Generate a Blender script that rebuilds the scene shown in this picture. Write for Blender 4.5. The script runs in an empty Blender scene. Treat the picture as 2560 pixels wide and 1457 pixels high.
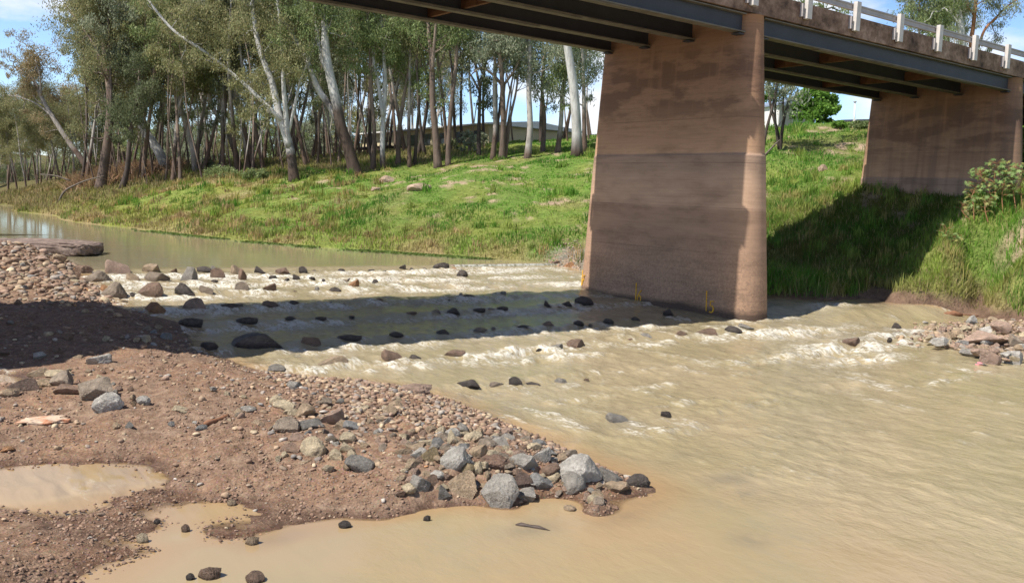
import bpy, math, random
import numpy as np
from mathutils import Vector, Matrix

S = bpy.context.scene
COL = S.collection
rng = np.random.default_rng(7)
random.seed(7)

# ------------------------------------------------------------------ camera
F, PITCH, ROLL, CH = 2266.0, math.radians(5.94), math.radians(2.44), 3.0
_r0 = np.array([1, 0, 0.]); _u0 = np.array([0, math.sin(PITCH), math.cos(PITCH)]); FW = np.array([0, math.cos(PITCH), -math.sin(PITCH)])
RT = math.cos(ROLL) * _r0 + math.sin(ROLL) * _u0
UP = math.cos(ROLL) * _u0 - math.sin(ROLL) * _r0
cam_d = bpy.data.cameras.new('camera'); cam = bpy.data.objects.new('camera', cam_d); COL.objects.link(cam)
cam_d.sensor_width = 36; cam_d.lens = 36 * F / 2560; cam_d.clip_start = .1; cam_d.clip_end = 3000
M = Matrix(((RT[0], UP[0], -FW[0], 0), (RT[1], UP[1], -FW[1], 0), (RT[2], UP[2], -FW[2], CH), (0, 0, 0, 1)))
cam.matrix_world = M
S.camera = cam

# ------------------------------------------------------------------ light
E1 = np.array([.79953, .60062, 0]); E2 = np.array([.60062, -.79953, 0])   # along the bridge, down the river
SUN_EL = math.radians(54)
sun_vec = -E1 * math.cos(SUN_EL) - E2 * .036 + np.array([0, 0, 1]) * math.sin(SUN_EL); sun_vec /= np.linalg.norm(sun_vec)
sd = bpy.data.lights.new('sun', 'SUN'); sd.energy = 5.0; sd.angle = math.radians(.5); sd.color = (1, .95, .87)
so = bpy.data.objects.new('sun', sd); COL.objects.link(so)
so.rotation_euler = Vector(sun_vec.tolist()).to_track_quat('Z', 'Y').to_euler(); so.location = (0, 0, 60)
W = bpy.data.worlds.new('World'); S.world = W; W.use_nodes = True
nt = W.node_tree; nt.nodes.clear()
wo = nt.nodes.new('ShaderNodeOutputWorld'); bg = nt.nodes.new('ShaderNodeBackground'); sky = nt.nodes.new('ShaderNodeTexSky')
sky.sky_type = 'NISHITA'; sky.sun_disc = False; sky.sun_elevation = SUN_EL; sky.sun_rotation = math.atan2(sun_vec[0], sun_vec[1])
sky.air_density = 1.0; sky.dust_density = .25; sky.ozone_density = 2.6
tc = nt.nodes.new('ShaderNodeTexCoord'); mp = nt.nodes.new('ShaderNodeMapping'); mp.inputs['Scale'].default_value = (1, 1, 2.6)
mp.inputs['Location'].default_value = (.35, .1, .0)
nz = nt.nodes.new('ShaderNodeTexNoise'); nz.inputs['Scale'].default_value = 3.2; nz.inputs['Detail'].default_value = 9; nz.inputs['Roughness'].default_value = .55
cr = nt.nodes.new('ShaderNodeValToRGB'); cr.color_ramp.elements[0].position = .49; cr.color_ramp.elements[1].position = .60
mx = nt.nodes.new('ShaderNodeMixRGB'); mx.inputs[2].default_value = (12.6, 12.8, 13.2, 1)
L_ = nt.links.new
L_(tc.outputs['Generated'], mp.inputs[0]); L_(mp.outputs[0], nz.inputs[0]); L_(nz.outputs[0], cr.inputs[0])
sz_ = nt.nodes.new('ShaderNodeSeparateXYZ'); L_(tc.outputs['Generated'], sz_.inputs[0]); hr = nt.nodes.new('ShaderNodeValToRGB'); hr.color_ramp.elements[0].position = .25; hr.color_ramp.elements[0].color = (1, 1, 1, 1); hr.color_ramp.elements[1].position = .55; hr.color_ramp.elements[1].color = (.12, .12, .12, 1)
ml = nt.nodes.new('ShaderNodeMath'); ml.operation = 'MULTIPLY'; L_(sz_.outputs[2], hr.inputs[0]); L_(hr.outputs[0], ml.inputs[0]); L_(cr.outputs[0], ml.inputs[1]); L_(ml.outputs[0], mx.inputs[0])
hb = nt.nodes.new('ShaderNodeValToRGB'); hb.color_ramp.elements[0].position = .12; hb.color_ramp.elements[0].color = (1.0, 1.0, 1.0, 1); hb.color_ramp.elements[1].position = .6; hb.color_ramp.elements[1].color = (.27, .285, .30, 1)
L_(sz_.outputs[2], hb.inputs[0]); sm = nt.nodes.new('ShaderNodeVectorMath'); sm.operation = 'MULTIPLY'; sm.inputs[1].default_value = (1.95, 2.15, 2.55); s2 = nt.nodes.new('ShaderNodeVectorMath'); s2.operation = 'MULTIPLY'
L_(sky.outputs[0], sm.inputs[0]); L_(sm.outputs[0], s2.inputs[0]); L_(hb.outputs[0], s2.inputs[1]); L_(s2.outputs[0], mx.inputs[1]); L_(mx.outputs[0], bg.inputs[0]); L_(bg.outputs[0], wo.inputs[0]); bg.inputs[1].default_value = .066
S.view_settings.view_transform = 'Standard'; S.view_settings.look = 'None'; S.view_settings.exposure = .36; S.view_settings.gamma = 1
S.cycles.max_bounces = 6; S.cycles.transparent_max_bounces = 6; S.cycles.diffuse_bounces = 2; S.cycles.glossy_bounces = 3

# ------------------------------------------------------------------ geometry helpers
def ray(px, py): return FW + (px - 1280) / F * RT + (728.5 - py) / F * UP
def on_z(px, py, z=0.):
    d = ray(px, py); return np.array([0, 0, CH]) + d * (z - CH) / d[2]
def on_y(px, py, y):
    d = ray(px, py); return np.array([0, 0, CH]) + d * y / d[1]
def on_w(px, py, w):
    d = ray(px, py); t = w / (-(d @ E2)); return np.array([0, 0, CH]) + d * t
def AW(a, w, z=0.): return a * E1 - w * E2 + np.array([0, 0, z])
def wof(x, y): return -(x * E2[0] + y * E2[1])
def aof(x, y): return x * E1[0] + y * E1[1]
def sstep(a, b, x):
    t = np.clip((x - a) / (b - a), 0, 1); return t * t * (3 - 2 * t)
def _h(ix, iy, s):
    n = (ix * 374761393 + iy * 668265263 + s * 974634777) & 0xffffffff
    n = ((n ^ (n >> 13)) * 1274126177) & 0xffffffff
    return ((n ^ (n >> 16)) & 0xffffff) / float(0xffffff)
def vnoise(x, y, s=0):
    x = np.asarray(x, float); y = np.asarray(y, float)
    ix = np.floor(x).astype(np.int64); iy = np.floor(y).astype(np.int64); fx = x - ix; fy = y - iy
    fx = fx * fx * (3 - 2 * fx); fy = fy * fy * (3 - 2 * fy)
    a = _h(ix, iy, s); b = _h(ix + 1, iy, s); c = _h(ix, iy + 1, s); d = _h(ix + 1, iy + 1, s)
    return (a * (1 - fx) + b * fx) * (1 - fy) + (c * (1 - fx) + d * fx) * fy
def fbm(x, y, s=0, o=4, g=.5):
    v = 0; a = 1; t = 0
    for i in range(o):
        v = v + a * vnoise(x * 2 ** i + 17.3 * i, y * 2 ** i - 9.1 * i, s + i); t += a; a *= g
    return v / t                                                     # 0..1
class TPS:
    def __init__(s, P, Z, reg=1e-3):
        P = np.array(P, float); Z = np.array(Z, float); n = len(P); s.P = P
        d = np.linalg.norm(P[:, None] - P[None], axis=2)
        K = s.k(d) + np.eye(n) * reg
        A = np.zeros((n + 3, n + 3)); A[:n, :n] = K; A[:n, n] = 1; A[:n, n + 1:] = P; A[n, :n] = 1; A[n + 1:, :n] = P.T
        s.w = np.linalg.solve(A, np.r_[Z, 0, 0, 0])
    @staticmethod
    def k(d): return np.where(d > 1e-9, d * d * np.log(np.maximum(d, 1e-9)), 0) / 100
    def __call__(s, x, y):
        x = np.asarray(x, float); y = np.asarray(y, float); sh = x.shape; x = x.ravel(); y = y.ravel(); out = np.empty(len(x))
        for i in range(0, len(x), 20000):
            X = x[i:i + 20000]; Y = y[i:i + 20000]
            d = np.hypot(X[:, None] - s.P[:, 0], Y[:, None] - s.P[:, 1])
            out[i:i + 20000] = s.k(d) @ s.w[:-3] + s.w[-3] + s.w[-2] * X + s.w[-1] * Y
        return out.reshape(sh)

def mk(name, V, Fc, mat=None, parent=None, smooth=False, col=None, attrs=None, link=True):
    """V (n,3), Fc list/array of faces (all tri or all quad arrays, or a python list)."""
    me = bpy.data.meshes.new(name)
    V = np.asarray(V, np.float32)
    if isinstance(Fc, np.ndarray):
        k = Fc.shape[1]; me.vertices.add(len(V)); me.vertices.foreach_set('co', V.ravel())
        me.loops.add(Fc.size); me.loops.foreach_set('vertex_index', Fc.astype(np.int32).ravel())
        me.polygons.add(len(Fc)); me.polygons.foreach_set('loop_start', np.arange(0, Fc.size, k, dtype=np.int32))
        me.update(calc_edges=True)
    else:
        me.from_pydata(V.tolist(), [], Fc); me.update()
    if smooth: me.polygons.foreach_set('use_smooth', np.ones(len(me.polygons), bool))
    if col is not None:
        c = np.ones((len(V), 4), np.float32); c[:, :3] = col
        a = me.color_attributes.new('Col', 'FLOAT_COLOR', 'POINT'); a.data.foreach_set('color', c.ravel())
    for k_, v_ in (attrs or {}).items():
        a = me.attributes.new(k_, 'FLOAT', 'POINT'); a.data.foreach_set('value', np.asarray(v_, np.float32))
    if mat: me.materials.append(mat)
    o = bpy.data.objects.new(name, me)
    if link: COL.objects.link(o)
    if parent is not None: o.parent = parent
    return o
def tag(o, label=None, cat=None, group=None, kind=None):
    if label: o['label'] = label
    if cat: o['category'] = cat
    if group: o['group'] = group
    if kind: o['kind'] = kind
    return o
def empty(name, loc, label, cat, group=None):
    o = bpy.data.objects.new(name, None); COL.objects.link(o); o.location = tuple(float(v) for v in loc); o.empty_display_size = .3
    return tag(o, label, cat, group)
def copy_tree(root, loc, rz=0, sc=1., label=None, cat=None, group=None):
    r = root.copy(); COL.objects.link(r); r.location = tuple(float(v) for v in loc); r.rotation_euler = (0, 0, rz); r.scale = (sc,) * 3 if np.isscalar(sc) else sc
    for ch in list(root.children):
        c = ch.copy(); COL.objects.link(c); c.parent = r
        for g in list(ch.children):
            d = g.copy(); COL.objects.link(d); d.parent = c
    return tag(r, label, cat, group)
class MB:
    def __init__(s): s.V = []; s.F = []; s.n = 0; s.C = []
    def add(s, V, Fc, c=None):
        V = np.asarray(V, float); s.V.append(V); s.F += [tuple(int(i) + s.n for i in f) for f in Fc]; s.n += len(V)
        s.C.append(np.tile(c if c is not None else (1, 1, 1), (len(V), 1)) if c is None or np.ndim(c) == 1 else c)
    def box(s, o, ax, ay, az):
        """box from origin corner o spanned by three vectors"""
        o, ax, ay, az = map(lambda v: np.array(v, float), (o, ax, ay, az))
        V = [o, o + ax, o + ax + ay, o + ay, o + az, o + ax + az, o + ax + ay + az, o + ay + az]
        s.add(V, [(0, 3, 2, 1), (4, 5, 6, 7), (0, 1, 5, 4), (1, 2, 6, 5), (2, 3, 7, 6), (3, 0, 4, 7)])
    def awbox(s, a0, a1, w0, w1, z0, z1): s.box(AW(a0, w0, z0), E1 * (a1 - a0), -E2 * (w1 - w0), (0, 0, z1 - z0))
    def tube(s, pts, rad, n=8, c=None, cap=True):
        pts = np.asarray(pts, float); rad = np.broadcast_to(rad, (len(pts),)); V = []
        t = np.gradient(pts, axis=0); t /= np.linalg.norm(t, axis=1)[:, None] + 1e-9
        ref = np.array([.3, 1, 0.]) if abs(t[0][1]) < .8 else np.array([1, .2, 0.])
        for p, d, r in zip(pts, t, rad):
            u = np.cross(d, ref); u /= np.linalg.norm(u) + 1e-9; v = np.cross(d, u)
            an = np.arange(n) * 2 * np.pi / n; V.append(p + r * (np.cos(an)[:, None] * u + np.sin(an)[:, None] * v))
        m = len(pts); V = np.concatenate(V)
        Fc = [(i * n + j, i * n + (j + 1) % n, (i + 1) * n + (j + 1) % n, (i + 1) * n + j) for i in range(m - 1) for j in range(n)]
        if cap: Fc += [tuple(range(n))[::-1], tuple((m - 1) * n + j for j in range(n))]
        s.add(V, Fc, np.repeat(c, n, axis=0) if c is not None and np.ndim(c) == 2 else c)
    def build(s, name, mat, parent=None, smooth=False, bevel=0, loc0=None, usecol=False):
        V = np.concatenate(s.V)
        if loc0 is not None: V = V - np.asarray(loc0)
        o = mk(name, V, s.F, mat, parent, smooth, np.concatenate(s.C) if usecol else None)
        if bevel:
            b = o.modifiers.new('b', 'BEVEL'); b.width = bevel; b.segments = 2; b.limit_method = 'ANGLE'
        return o

# ------------------------------------------------------------------ materials
class Mat:
    def __init__(s, name, rough=.8, spec=.3):
        s.m = bpy.data.materials.new(name); s.m.use_nodes = True; s.t = s.m.node_tree; s.b = s.t.nodes['Principled BSDF']; s.out = s.t.nodes['Material Output']
        s.b.inputs['Roughness'].default_value = rough; s.b.inputs['Specular IOR Level'].default_value = spec
        s.geo = None
    def n(s, ty, **kw):
        x = s.t.nodes.new(ty)
        for k, v in kw.items():
            if k.startswith('i_'):
                key = k[2:]; x.inputs[int(key) if key.isdigit() else key.replace('_', ' ')].default_value = v
            else: setattr(x, k, v)
        return x
    def l(s, a, b): s.t.links.new(a, b)
    def pos(s):
        if s.geo is None: s.geo = s.n('ShaderNodeNewGeometry')
        return s.geo.outputs['Position']
    def objc(s):
        return s.n('ShaderNodeTexCoord').outputs['Object']
    def mapping(s, vec, scale=(1, 1, 1), rot=(0, 0, 0)):
        m = s.n('ShaderNodeMapping'); m.inputs['Scale'].default_value = scale; m.inputs['Rotation'].default_value = rot; s.l(vec, m.inputs[0]); return m.outputs[0]
    def noise(s, vec, scale, detail=4, rough=.55, dist=0):
        x = s.n('ShaderNodeTexNoise'); x.inputs['Scale'].default_value = scale; x.inputs['Detail'].default_value = detail
        x.inputs['Roughness'].default_value = rough; x.inputs['Distortion'].default_value = dist; s.l(vec, x.inputs['Vector']); return x.outputs[0]
    def vor(s, vec, scale, feat='F1', out=0):
        x = s.n('ShaderNodeTexVoronoi'); x.feature = feat; x.inputs['Scale'].default_value = scale; s.l(vec, x.inputs['Vector']); return x.outputs[out]
    def ramp(s, fac, stops, interp='LINEAR'):
        x = s.n('ShaderNodeValToRGB'); r = x.color_ramp; r.interpolation = interp
        while len(r.elements) < len(stops): r.elements.new(.5)
        for e, (p, c) in zip(r.elements, stops):
            e.position = p; e.color = (*c, 1) if not np.isscalar(c) else (c, c, c, 1)
        s.l(fac, x.inputs[0]); return x.outputs[0]
    def mix(s, fac, a, b, mode='MIX'):
        x = s.n('ShaderNodeMixRGB', blend_type=mode)
        for i, v in ((0, fac), (1, a), (2, b)):
            if hasattr(v, 'links') or hasattr(v, 'is_linked'): s.l(v, x.inputs[i])
            elif np.isscalar(v): x.inputs[i].default_value = v if i == 0 else (v, v, v, 1)
            else: x.inputs[i].default_value = (*v, 1)
        return x.outputs[0]
    def math(s, op, a, b=0.):
        x = s.n('ShaderNodeMath', operation=op)
        for i, v in ((0, a), (1, b)):
            if np.isscalar(v): x.inputs[i].default_value = v
            else: s.l(v, x.inputs[i])
        return x.outputs[0]
    def attr(s, name, out='Fac'):
        x = s.n('ShaderNodeAttribute'); x.attribute_name = name; return x.outputs[out]
    def bump(s, h, st=.5, dist=.02, prev=None):
        x = s.n('ShaderNodeBump'); x.inputs['Strength'].default_value = st; x.inputs['Distance'].default_value = dist; s.l(h, x.inputs['Height'])
        if prev is not None: s.l(prev, x.inputs['Normal'])
        return x.outputs[0]
    def fin(s, color=None, normal=None, rough=None):
        if color is not None:
            if hasattr(color, 'is_linked'): s.l(color, s.b.inputs['Base Color'])
            else: s.b.inputs['Base Color'].default_value = (*color, 1)
        if normal is not None: s.l(normal, s.b.inputs['Normal'])
        if rough is not None: s.l(rough, s.b.inputs['Roughness'])
        return s.m

def m_leaf(name, trans=.35, rough=.55):
    M_ = Mat(name, rough, .25); c = M_.attr('Col', 'Color')
    M_.l(c, M_.b.inputs['Base Color'])
    tr = M_.n('ShaderNodeBsdfTranslucent'); M_.l(c, tr.inputs[0]); ms = M_.n('ShaderNodeMixShader'); ms.inputs[0].default_value = trans
    M_.l(M_.b.outputs[0], ms.inputs[1]); M_.l(tr.outputs[0], ms.inputs[2]); M_.l(ms.outputs[0], M_.out.inputs[0]); return M_.m
MT = {}
MT['leaf'] = m_leaf('gum_leaf', .42); MT['grass'] = m_leaf('grass_blade', .4, .6)
# bark
b = Mat('bark', .85, .2); p = b.objc(); c = b.attr('Col', 'Color')
n1 = b.noise(b.mapping(p, (1, 1, .25)), 5, 6, .65); n2 = b.noise(b.mapping(p, (3, 3, .5)), 14, 4)
k = b.mix(b.ramp(n1, [(.35, .55), (.62, 1.1)]), (0, 0, 0), c); k = b.mix(1., c, b.ramp(n1, [(.3, .5), (.5, .9), (.7, 1.15)]), 'MULTIPLY')
MT['bark'] = b.fin(k, b.bump(n2, .5, .03))
# rock (colour per object)
def m_rock():
    r = Mat('rock', .8, .3); oi = r.n('ShaderNodeObjectInfo'); p = r.objc()
    n1 = r.noise(p, 1.6, 8, .65); n2 = r.noise(p, 7, 6, .7); n3 = r.noise(p, 30, 4, .6)
    k = r.mix(r.ramp(n1, [(.3, .62), (.5, .95), (.72, 1.3)]), (0, 0, 0), (1, 1, 1))
    k = r.mix(1., oi.outputs['Color'], r.ramp(n1, [(.32, .62), (.5, 1.), (.68, 1.4)]), 'MULTIPLY')
    k = r.mix(r.math('MULTIPLY', r.ramp(n2, [(.48, 0), (.62, 1)]), .5), k, r.mix(.5, oi.outputs['Color'], (.42, .33, .24)))
    k = r.mix(r.math('MULTIPLY', r.ramp(r.vor(p, 3.5, 'DISTANCE_TO_EDGE'), [(0, 1), (.03, 0)]), .22), k, (.7, .66, .6))
    k = r.mix(1., k, r.ramp(n3, [(.3, .75), (.6, 1.1)]), 'MULTIPLY')
    # wet: object alpha stores how wet the lower part is; z within object
    z = r.n('ShaderNodeSeparateXYZ'); r.l(p, z.inputs[0])
    wet = r.math('MULTIPLY', r.math('SUBTRACT', 1., oi.outputs['Alpha']), r.ramp(r.math('ADD', z.outputs[2], r.math('MULTIPLY', n2, .5)), [(.35, 1), (.75, .25)]))
    k = r.mix(wet, k, r.mix(1., k, (.28, .26, .28), 'MULTIPLY'))
    return r.fin(k, r.bump(n2, .9, .07, r.bump(n3, .6, .03)), r.ramp(wet, [(0, .85), (1, .22)]))
MT['rock'] = m_rock()
g = Mat('gravel_stone', .85, .25); c = g.attr('Col', 'Color'); p = g.pos(); n1 = g.noise(p, 22, 5, .65)
MT['stone'] = g.fin(g.mix(1., c, g.ramp(n1, [(.3, .65), (.65, 1.25)]), 'MULTIPLY'), g.bump(n1, .6, .01))
# concrete of the piers
c_ = Mat('pier_concrete', .9, .2); p = c_.pos(); sx = c_.n('ShaderNodeSeparateXYZ'); c_.l(p, sx.inputs[0]); z = sx.outputs[2]
rotz = -math.atan2(E1[1], E1[0])
q = c_.mapping(p, (1, 1, 1), (0, 0, rotz))
nA = c_.noise(c_.mapping(q, (.5, .5, 1.6)), 1.4, 6, .6); nB = c_.noise(c_.mapping(q, (.35, .35, 9)), 2.2, 5, .6); nC = c_.noise(p, 26, 3, .6); nV = c_.noise(c_.mapping(q, (2.2, 2.2, .14)), 1.5, 4, .6)
base = c_.ramp(c_.math('ADD', c_.math('DIVIDE', z, 8.), c_.math('MULTIPLY', c_.math('SUBTRACT', nA, .5), .012)),
   [(.0, (.36, .25, .18)), (.25, (.40, .28, .205)), (.362, (.39, .27, .195)), (.366, (.52, .37, .27)), (.44, (.50, .36, .265)), (.49, (.42, .31, .235)), (.542, (.37, .275, .215)), (.552, (.52, .35, .235)), (.70, (.43, .285, .19)), (.80, (.36, .225, .15)), (1., (.38, .235, .15))])
base = c_.mix(1., base, (.97, .89, .82), 'MULTIPLY')
k = c_.mix(1., base, c_.ramp(nB, [(.3, .86), (.5, .99), (.7, 1.06)]), 'MULTIPLY')
k = c_.mix(1., k, c_.ramp(nA, [(.3, .7), (.5, 1.), (.7, 1.15)]), 'MULTIPLY')
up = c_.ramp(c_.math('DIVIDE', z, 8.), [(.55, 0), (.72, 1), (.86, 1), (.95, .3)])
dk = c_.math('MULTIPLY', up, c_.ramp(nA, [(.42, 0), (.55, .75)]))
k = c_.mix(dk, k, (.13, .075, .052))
# rust and seepage streaks under the beams
sq = c_.n('ShaderNodeSeparateXYZ'); c_.l(q, sq.inputs[0]); p2 = c_.math('GREATER_THAN', sq.outputs[0], 28.)
nW = c_.noise(c_.mapping(q, (1.2, 1.2, .05)), 1.9, 3, .5)
k = c_.mix(c_.math('MULTIPLY', p2, c_.ramp(nW, [(.44, 0), (.62, .5)])), k, (.15, .10, .08))
k = c_.mix(c_.math('MULTIPLY', c_.ramp(c_.math('DIVIDE', z, 8.), [(.5, 0), (.8, .8)]), c_.ramp(nV, [(.56, 0), (.68, .6)])), k, (.36, .20, .12))
# lift joints every 1.18 m
fr = c_.math('FRACT', c_.math('DIVIDE', z, 1.18)); jl = c_.ramp(fr, [(.0, 0), (.478, 0), (.49, 1), (.50, 1), (.512, 0)])
k = c_.mix(c_.math('MULTIPLY', c_.math('MULTIPLY', jl, .55), c_.ramp(nB, [(.4, 0), (.6, 1)])), k, (.13, .08, .06))
# worn aggregate near the water
ag = c_.ramp(c_.math('DIVIDE', z, 8.), [(.05, 1), (.30, 0)]); vc = c_.vor(p, 22, 'F1', 1); vs = c_.n('ShaderNodeSeparateXYZ'); c_.l(vc, vs.inputs[0]); va = c_.ramp(vs.outputs[0], [(0, (.45, .4, .38)), (.5, (.95, .9, .85)), (1, (1.5, 1.35, 1.2))])
k = c_.mix(c_.math('MULTIPLY', ag, .55), k, c_.mix(1., k, va, 'MULTIPLY'))
k = c_.mix(c_.math('MULTIPLY', ag, .25), k, (.42, .30, .22))
wl = c_.ramp(c_.math('ADD', z, c_.math('MULTIPLY', nA, .25)), [(.36, 1), (.52, 0)])
k = c_.mix(c_.math('MULTIPLY', wl, .8), k, (.055, .04, .035))
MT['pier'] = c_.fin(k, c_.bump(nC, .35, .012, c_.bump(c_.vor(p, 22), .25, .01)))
def simple(name, col, rough=.8, spec=.3, ns=3., amt=.25, bumpd=.01, metal=0, var=None, detail=6, bs=25):
    m = Mat(name, rough, spec); p = m.pos(); n = m.noise(p, ns, detail, .6); k = m.mix(1., col, m.ramp(n, [(.3, 1 - amt), (.7, 1 + amt)]), 'MULTIPLY')
    if var: k = m.mix(m.ramp(m.noise(p, ns * .6, 6, .65), [(.48, 0), (.62, 1)]), k, var)
    m.b.inputs['Metallic'].default_value = metal
    return m.fin(k, m.bump(m.noise(p, bs, 4), .4, bumpd))
MT['steel'] = simple('painted_steel', (.04, .041, .049), .6, .4, 2, .15, .003)
MT['flange'] = simple('flange_steel', (.15, .13, .10), .7, .3, 3, .3, .003)
MT['rust'] = simple('rusty_bracing', (.15, .075, .038), .85, .2, 4, .35, .004)
# weathered deck fascia
f = Mat('deck_concrete', .9, .2); p = f.pos(); n1 = f.noise(f.mapping(p, (1, 1, 1.2)), 1.5, 8, .7); n2 = f.noise(p, 9, 5)
k = f.ramp(n1, [(.32, (.07, .045, .035)), (.5, (.24, .155, .11)), (.66, (.42, .29, .22))]); k = f.mix(1., k, f.ramp(n2, [(.3, .75), (.7, 1.2)]), 'MULTIPLY')
MT['deck'] = f.fin(k, f.bump(n2, .5, .02))
MT['soffit'] = simple('deck_soffit', (.36, .2, .1), .9, .2, 1.5, .35, .01, var=(.2, .11, .06))
MT['asphalt'] = simple('asphalt', (.05, .05, .052), .9, .2, 8, .2)
MT['galv'] = simple('galvanised_post', (.62, .57, .52), .6, .35, 5, .12, .002, metal=0)
MT['galvrail'] = simple('galvanised_rail', (.42, .38, .37), .6, .35, 5, .15, .002)
MT['yellow'] = simple('yellow_marking', (.75, .42, .03), .7, .3, 20, .25, .001)
MT['black'] = simple('black_wet', (.015, .013, .014), .4, .4)
MT['wood'] = simple('weathered_wood', (.26, .13, .075), .85, .2, 12, .4, .01)
MT['darkwood'] = simple('soaked_wood', (.07, .05, .04), .6, .4, 20, .4, .01)
MT['palewood'] = simple('pale_wood', (.17, .14, .115), .85, .2, 12, .3, .01)
MT['cream'] = simple('cream_wall', (.66, .56, .36), .8, .2, 1, .08)
MT['whitewall'] = simple('white_cladding', (.85, .83, .82), .6, .3, 1, .04)
MT['greywall'] = simple('grey_cladding', (.36, .35, .34), .7, .3, 1, .06)
MT['roofwhite'] = simple('pale_roof', (.78, .76, .74), .5, .4, 1, .06)
MT['roofblue'] = simple('bluegrey_roof', (.25, .30, .40), .5, .4, 1, .06)
MT['dark'] = simple('dark_roof', (.035, .035, .045), .7, .3)
MT['glass'] = simple('window_glass', (.05, .06, .07), .1, .5)
MT['chalk'] = simple('chalky_stone', (.60, .46, .34), .8, .2, 9, .3, .02, var=(.50, .17, .07))
MT['pink'] = simple('pink_paint', (.85, .25, .28), .7, .3, 25, .2, .01)

# ------------------------------------------------------------------ river level
ROWS = [(26.9, .07), (25.9, .05), (24.2, .04), (22.2, .06), (20.0, .06), (18.1, .06), (15.4, .05), (13.9, .05), (11.5, .03), (8.9, .02)]
def level(w, a=None):
    w = np.asarray(w, float); z = 0 * w
    for wi, d in ROWS: z = z + d * sstep(wi - .35, wi + .25, w)
    return z
def lev(x, y):
    w = wof(x, y); return level(w) + .22 * sstep(20.3, 22.6, aof(x, y)) * sstep(13.1, 14.3, w) * (1 - sstep(18, 25, w))
def on_water(px, py):
    z = 0.
    for _ in range(30):
        P = on_z(px, py, z); z = .6 * z + .4 * float(lev(P[0], P[1]))
    return on_z(px, py, z)

# ------------------------------------------------------------------ ground shapes
def far_ground():
    P = []; Z = []
    def a(x, y, z): P.append((x, y)); Z.append(z)
    wl = [(30, 499), (80, 520), (130, 540), (250, 563), (400, 580), (550, 596), (700, 611), (850, 622), (1000, 632), (1200, 646), (1330, 656), (1440, 672), (1700, 715), (1925, 744), (2060, 750), (2200, 752), (2330, 763), (2440, 780), (2560, 806), (2750, 850), (2950, 900)]
    pts = [on_water(*q) for q in wl]
    for i, q in enumerate(pts):
        a(q[0], q[1], q[2] - .02)
        d = pts[min(i + 1, len(pts) - 1)] - pts[max(i - 1, 0)]; n = np.array([d[1], -d[0]]); n /= np.linalg.norm(n)   # towards the river
        k = 2.2 if i > 3 else 5
        a(q[0] + n[0] * k, q[1] + n[1] * k, q[2] - .9)
        if i > 3: a(q[0] - n[0] * 1.0, q[1] - n[1] * 1.0, q[2] + .42)
    for px, py, Y in [(1000, 585, 40.5), (1000, 540, 43.5), (1000, 500, 47), (1000, 440, 56), (1000, 412, 61), (1440, 600, 37.5), (1440, 540, 40.5), (1440, 480, 45.5), (1440, 430, 50.5), (1440, 388, 57), (1440, 355, 66), (1440, 346, 72),
        (1200, 560, 40.5), (1200, 480, 47), (1200, 425, 54), (1200, 392, 61), (1200, 366, 75), (735, 560, 44), (735, 500, 50), (735, 452, 58), (735, 425, 65), (735, 405, 76),
        (400, 540, 51), (400, 480, 60), (400, 440, 70), (400, 424, 88), (250, 520, 61), (250, 470, 69), (250, 443, 84), (130, 500, 72), (130, 462, 90), (60, 482, 104), (60, 455, 128), (560, 520, 50), (560, 470, 58), (560, 432, 70),
        (2000, 680, 30.6), (2000, 600, 32.5), (2000, 520, 35.5), (2000, 440, 39.5), (2000, 370, 45), (2000, 325, 52), (2100, 311, 54), (2150, 600, 32.2), (2150, 520, 34.5), (2150, 462, 36.4), (2170, 380, 44),
        (2320, 700, 27.8), (2400, 650, 28.1), (2400, 540, 30.0), (2350, 590, 29.2), (2425, 508, 30.3), (2480, 525, 29.5), (2540, 508, 31.), (2520, 600, 28.3), (2520, 700, 26.7), (2600, 690, 26.3), (2620, 560, 28.4), (2760, 480, 30), (2270, 715, 27.5), (2230, 690, 29.), (2300, 600, 30.8)]:
        q = on_y(px, py, Y); a(q[0], q[1], q[2])
    for x, y, z in [(-110, 150, -1), (-75, 122, -.6), (-88, 150, 1.2), (-70, 175, 3), (-40, 140, 4), (-130, 120, 1.5), (-125, 95, -1), (0, 100, 7.2), (0, 150, 8.5), (30, 90, 8.6), (60, 70, 8.6), (100, 100, 9), (26.8, 42.6, 7.6), (34, 48, 8.3), (36, 34, 7.8), (30, 29, 6), (60, 40, 8.5), (26, 22, 1.6), (33, 22, 4.5), (45, 22, 8), (24, 16, -1), (36, 12, 1.5), (50, 10, 7),
                    (25, 60, 8.5), (-30, 110, 4.5), (-60, 200, 5), (60, 150, 9), (-150, 200, 5), (0, 20, -1.5), (-20, 30, -1.2), (-45, 50, -1)]:
        a(x, y, z)
    return TPS(P, Z, 2e-4)
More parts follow.
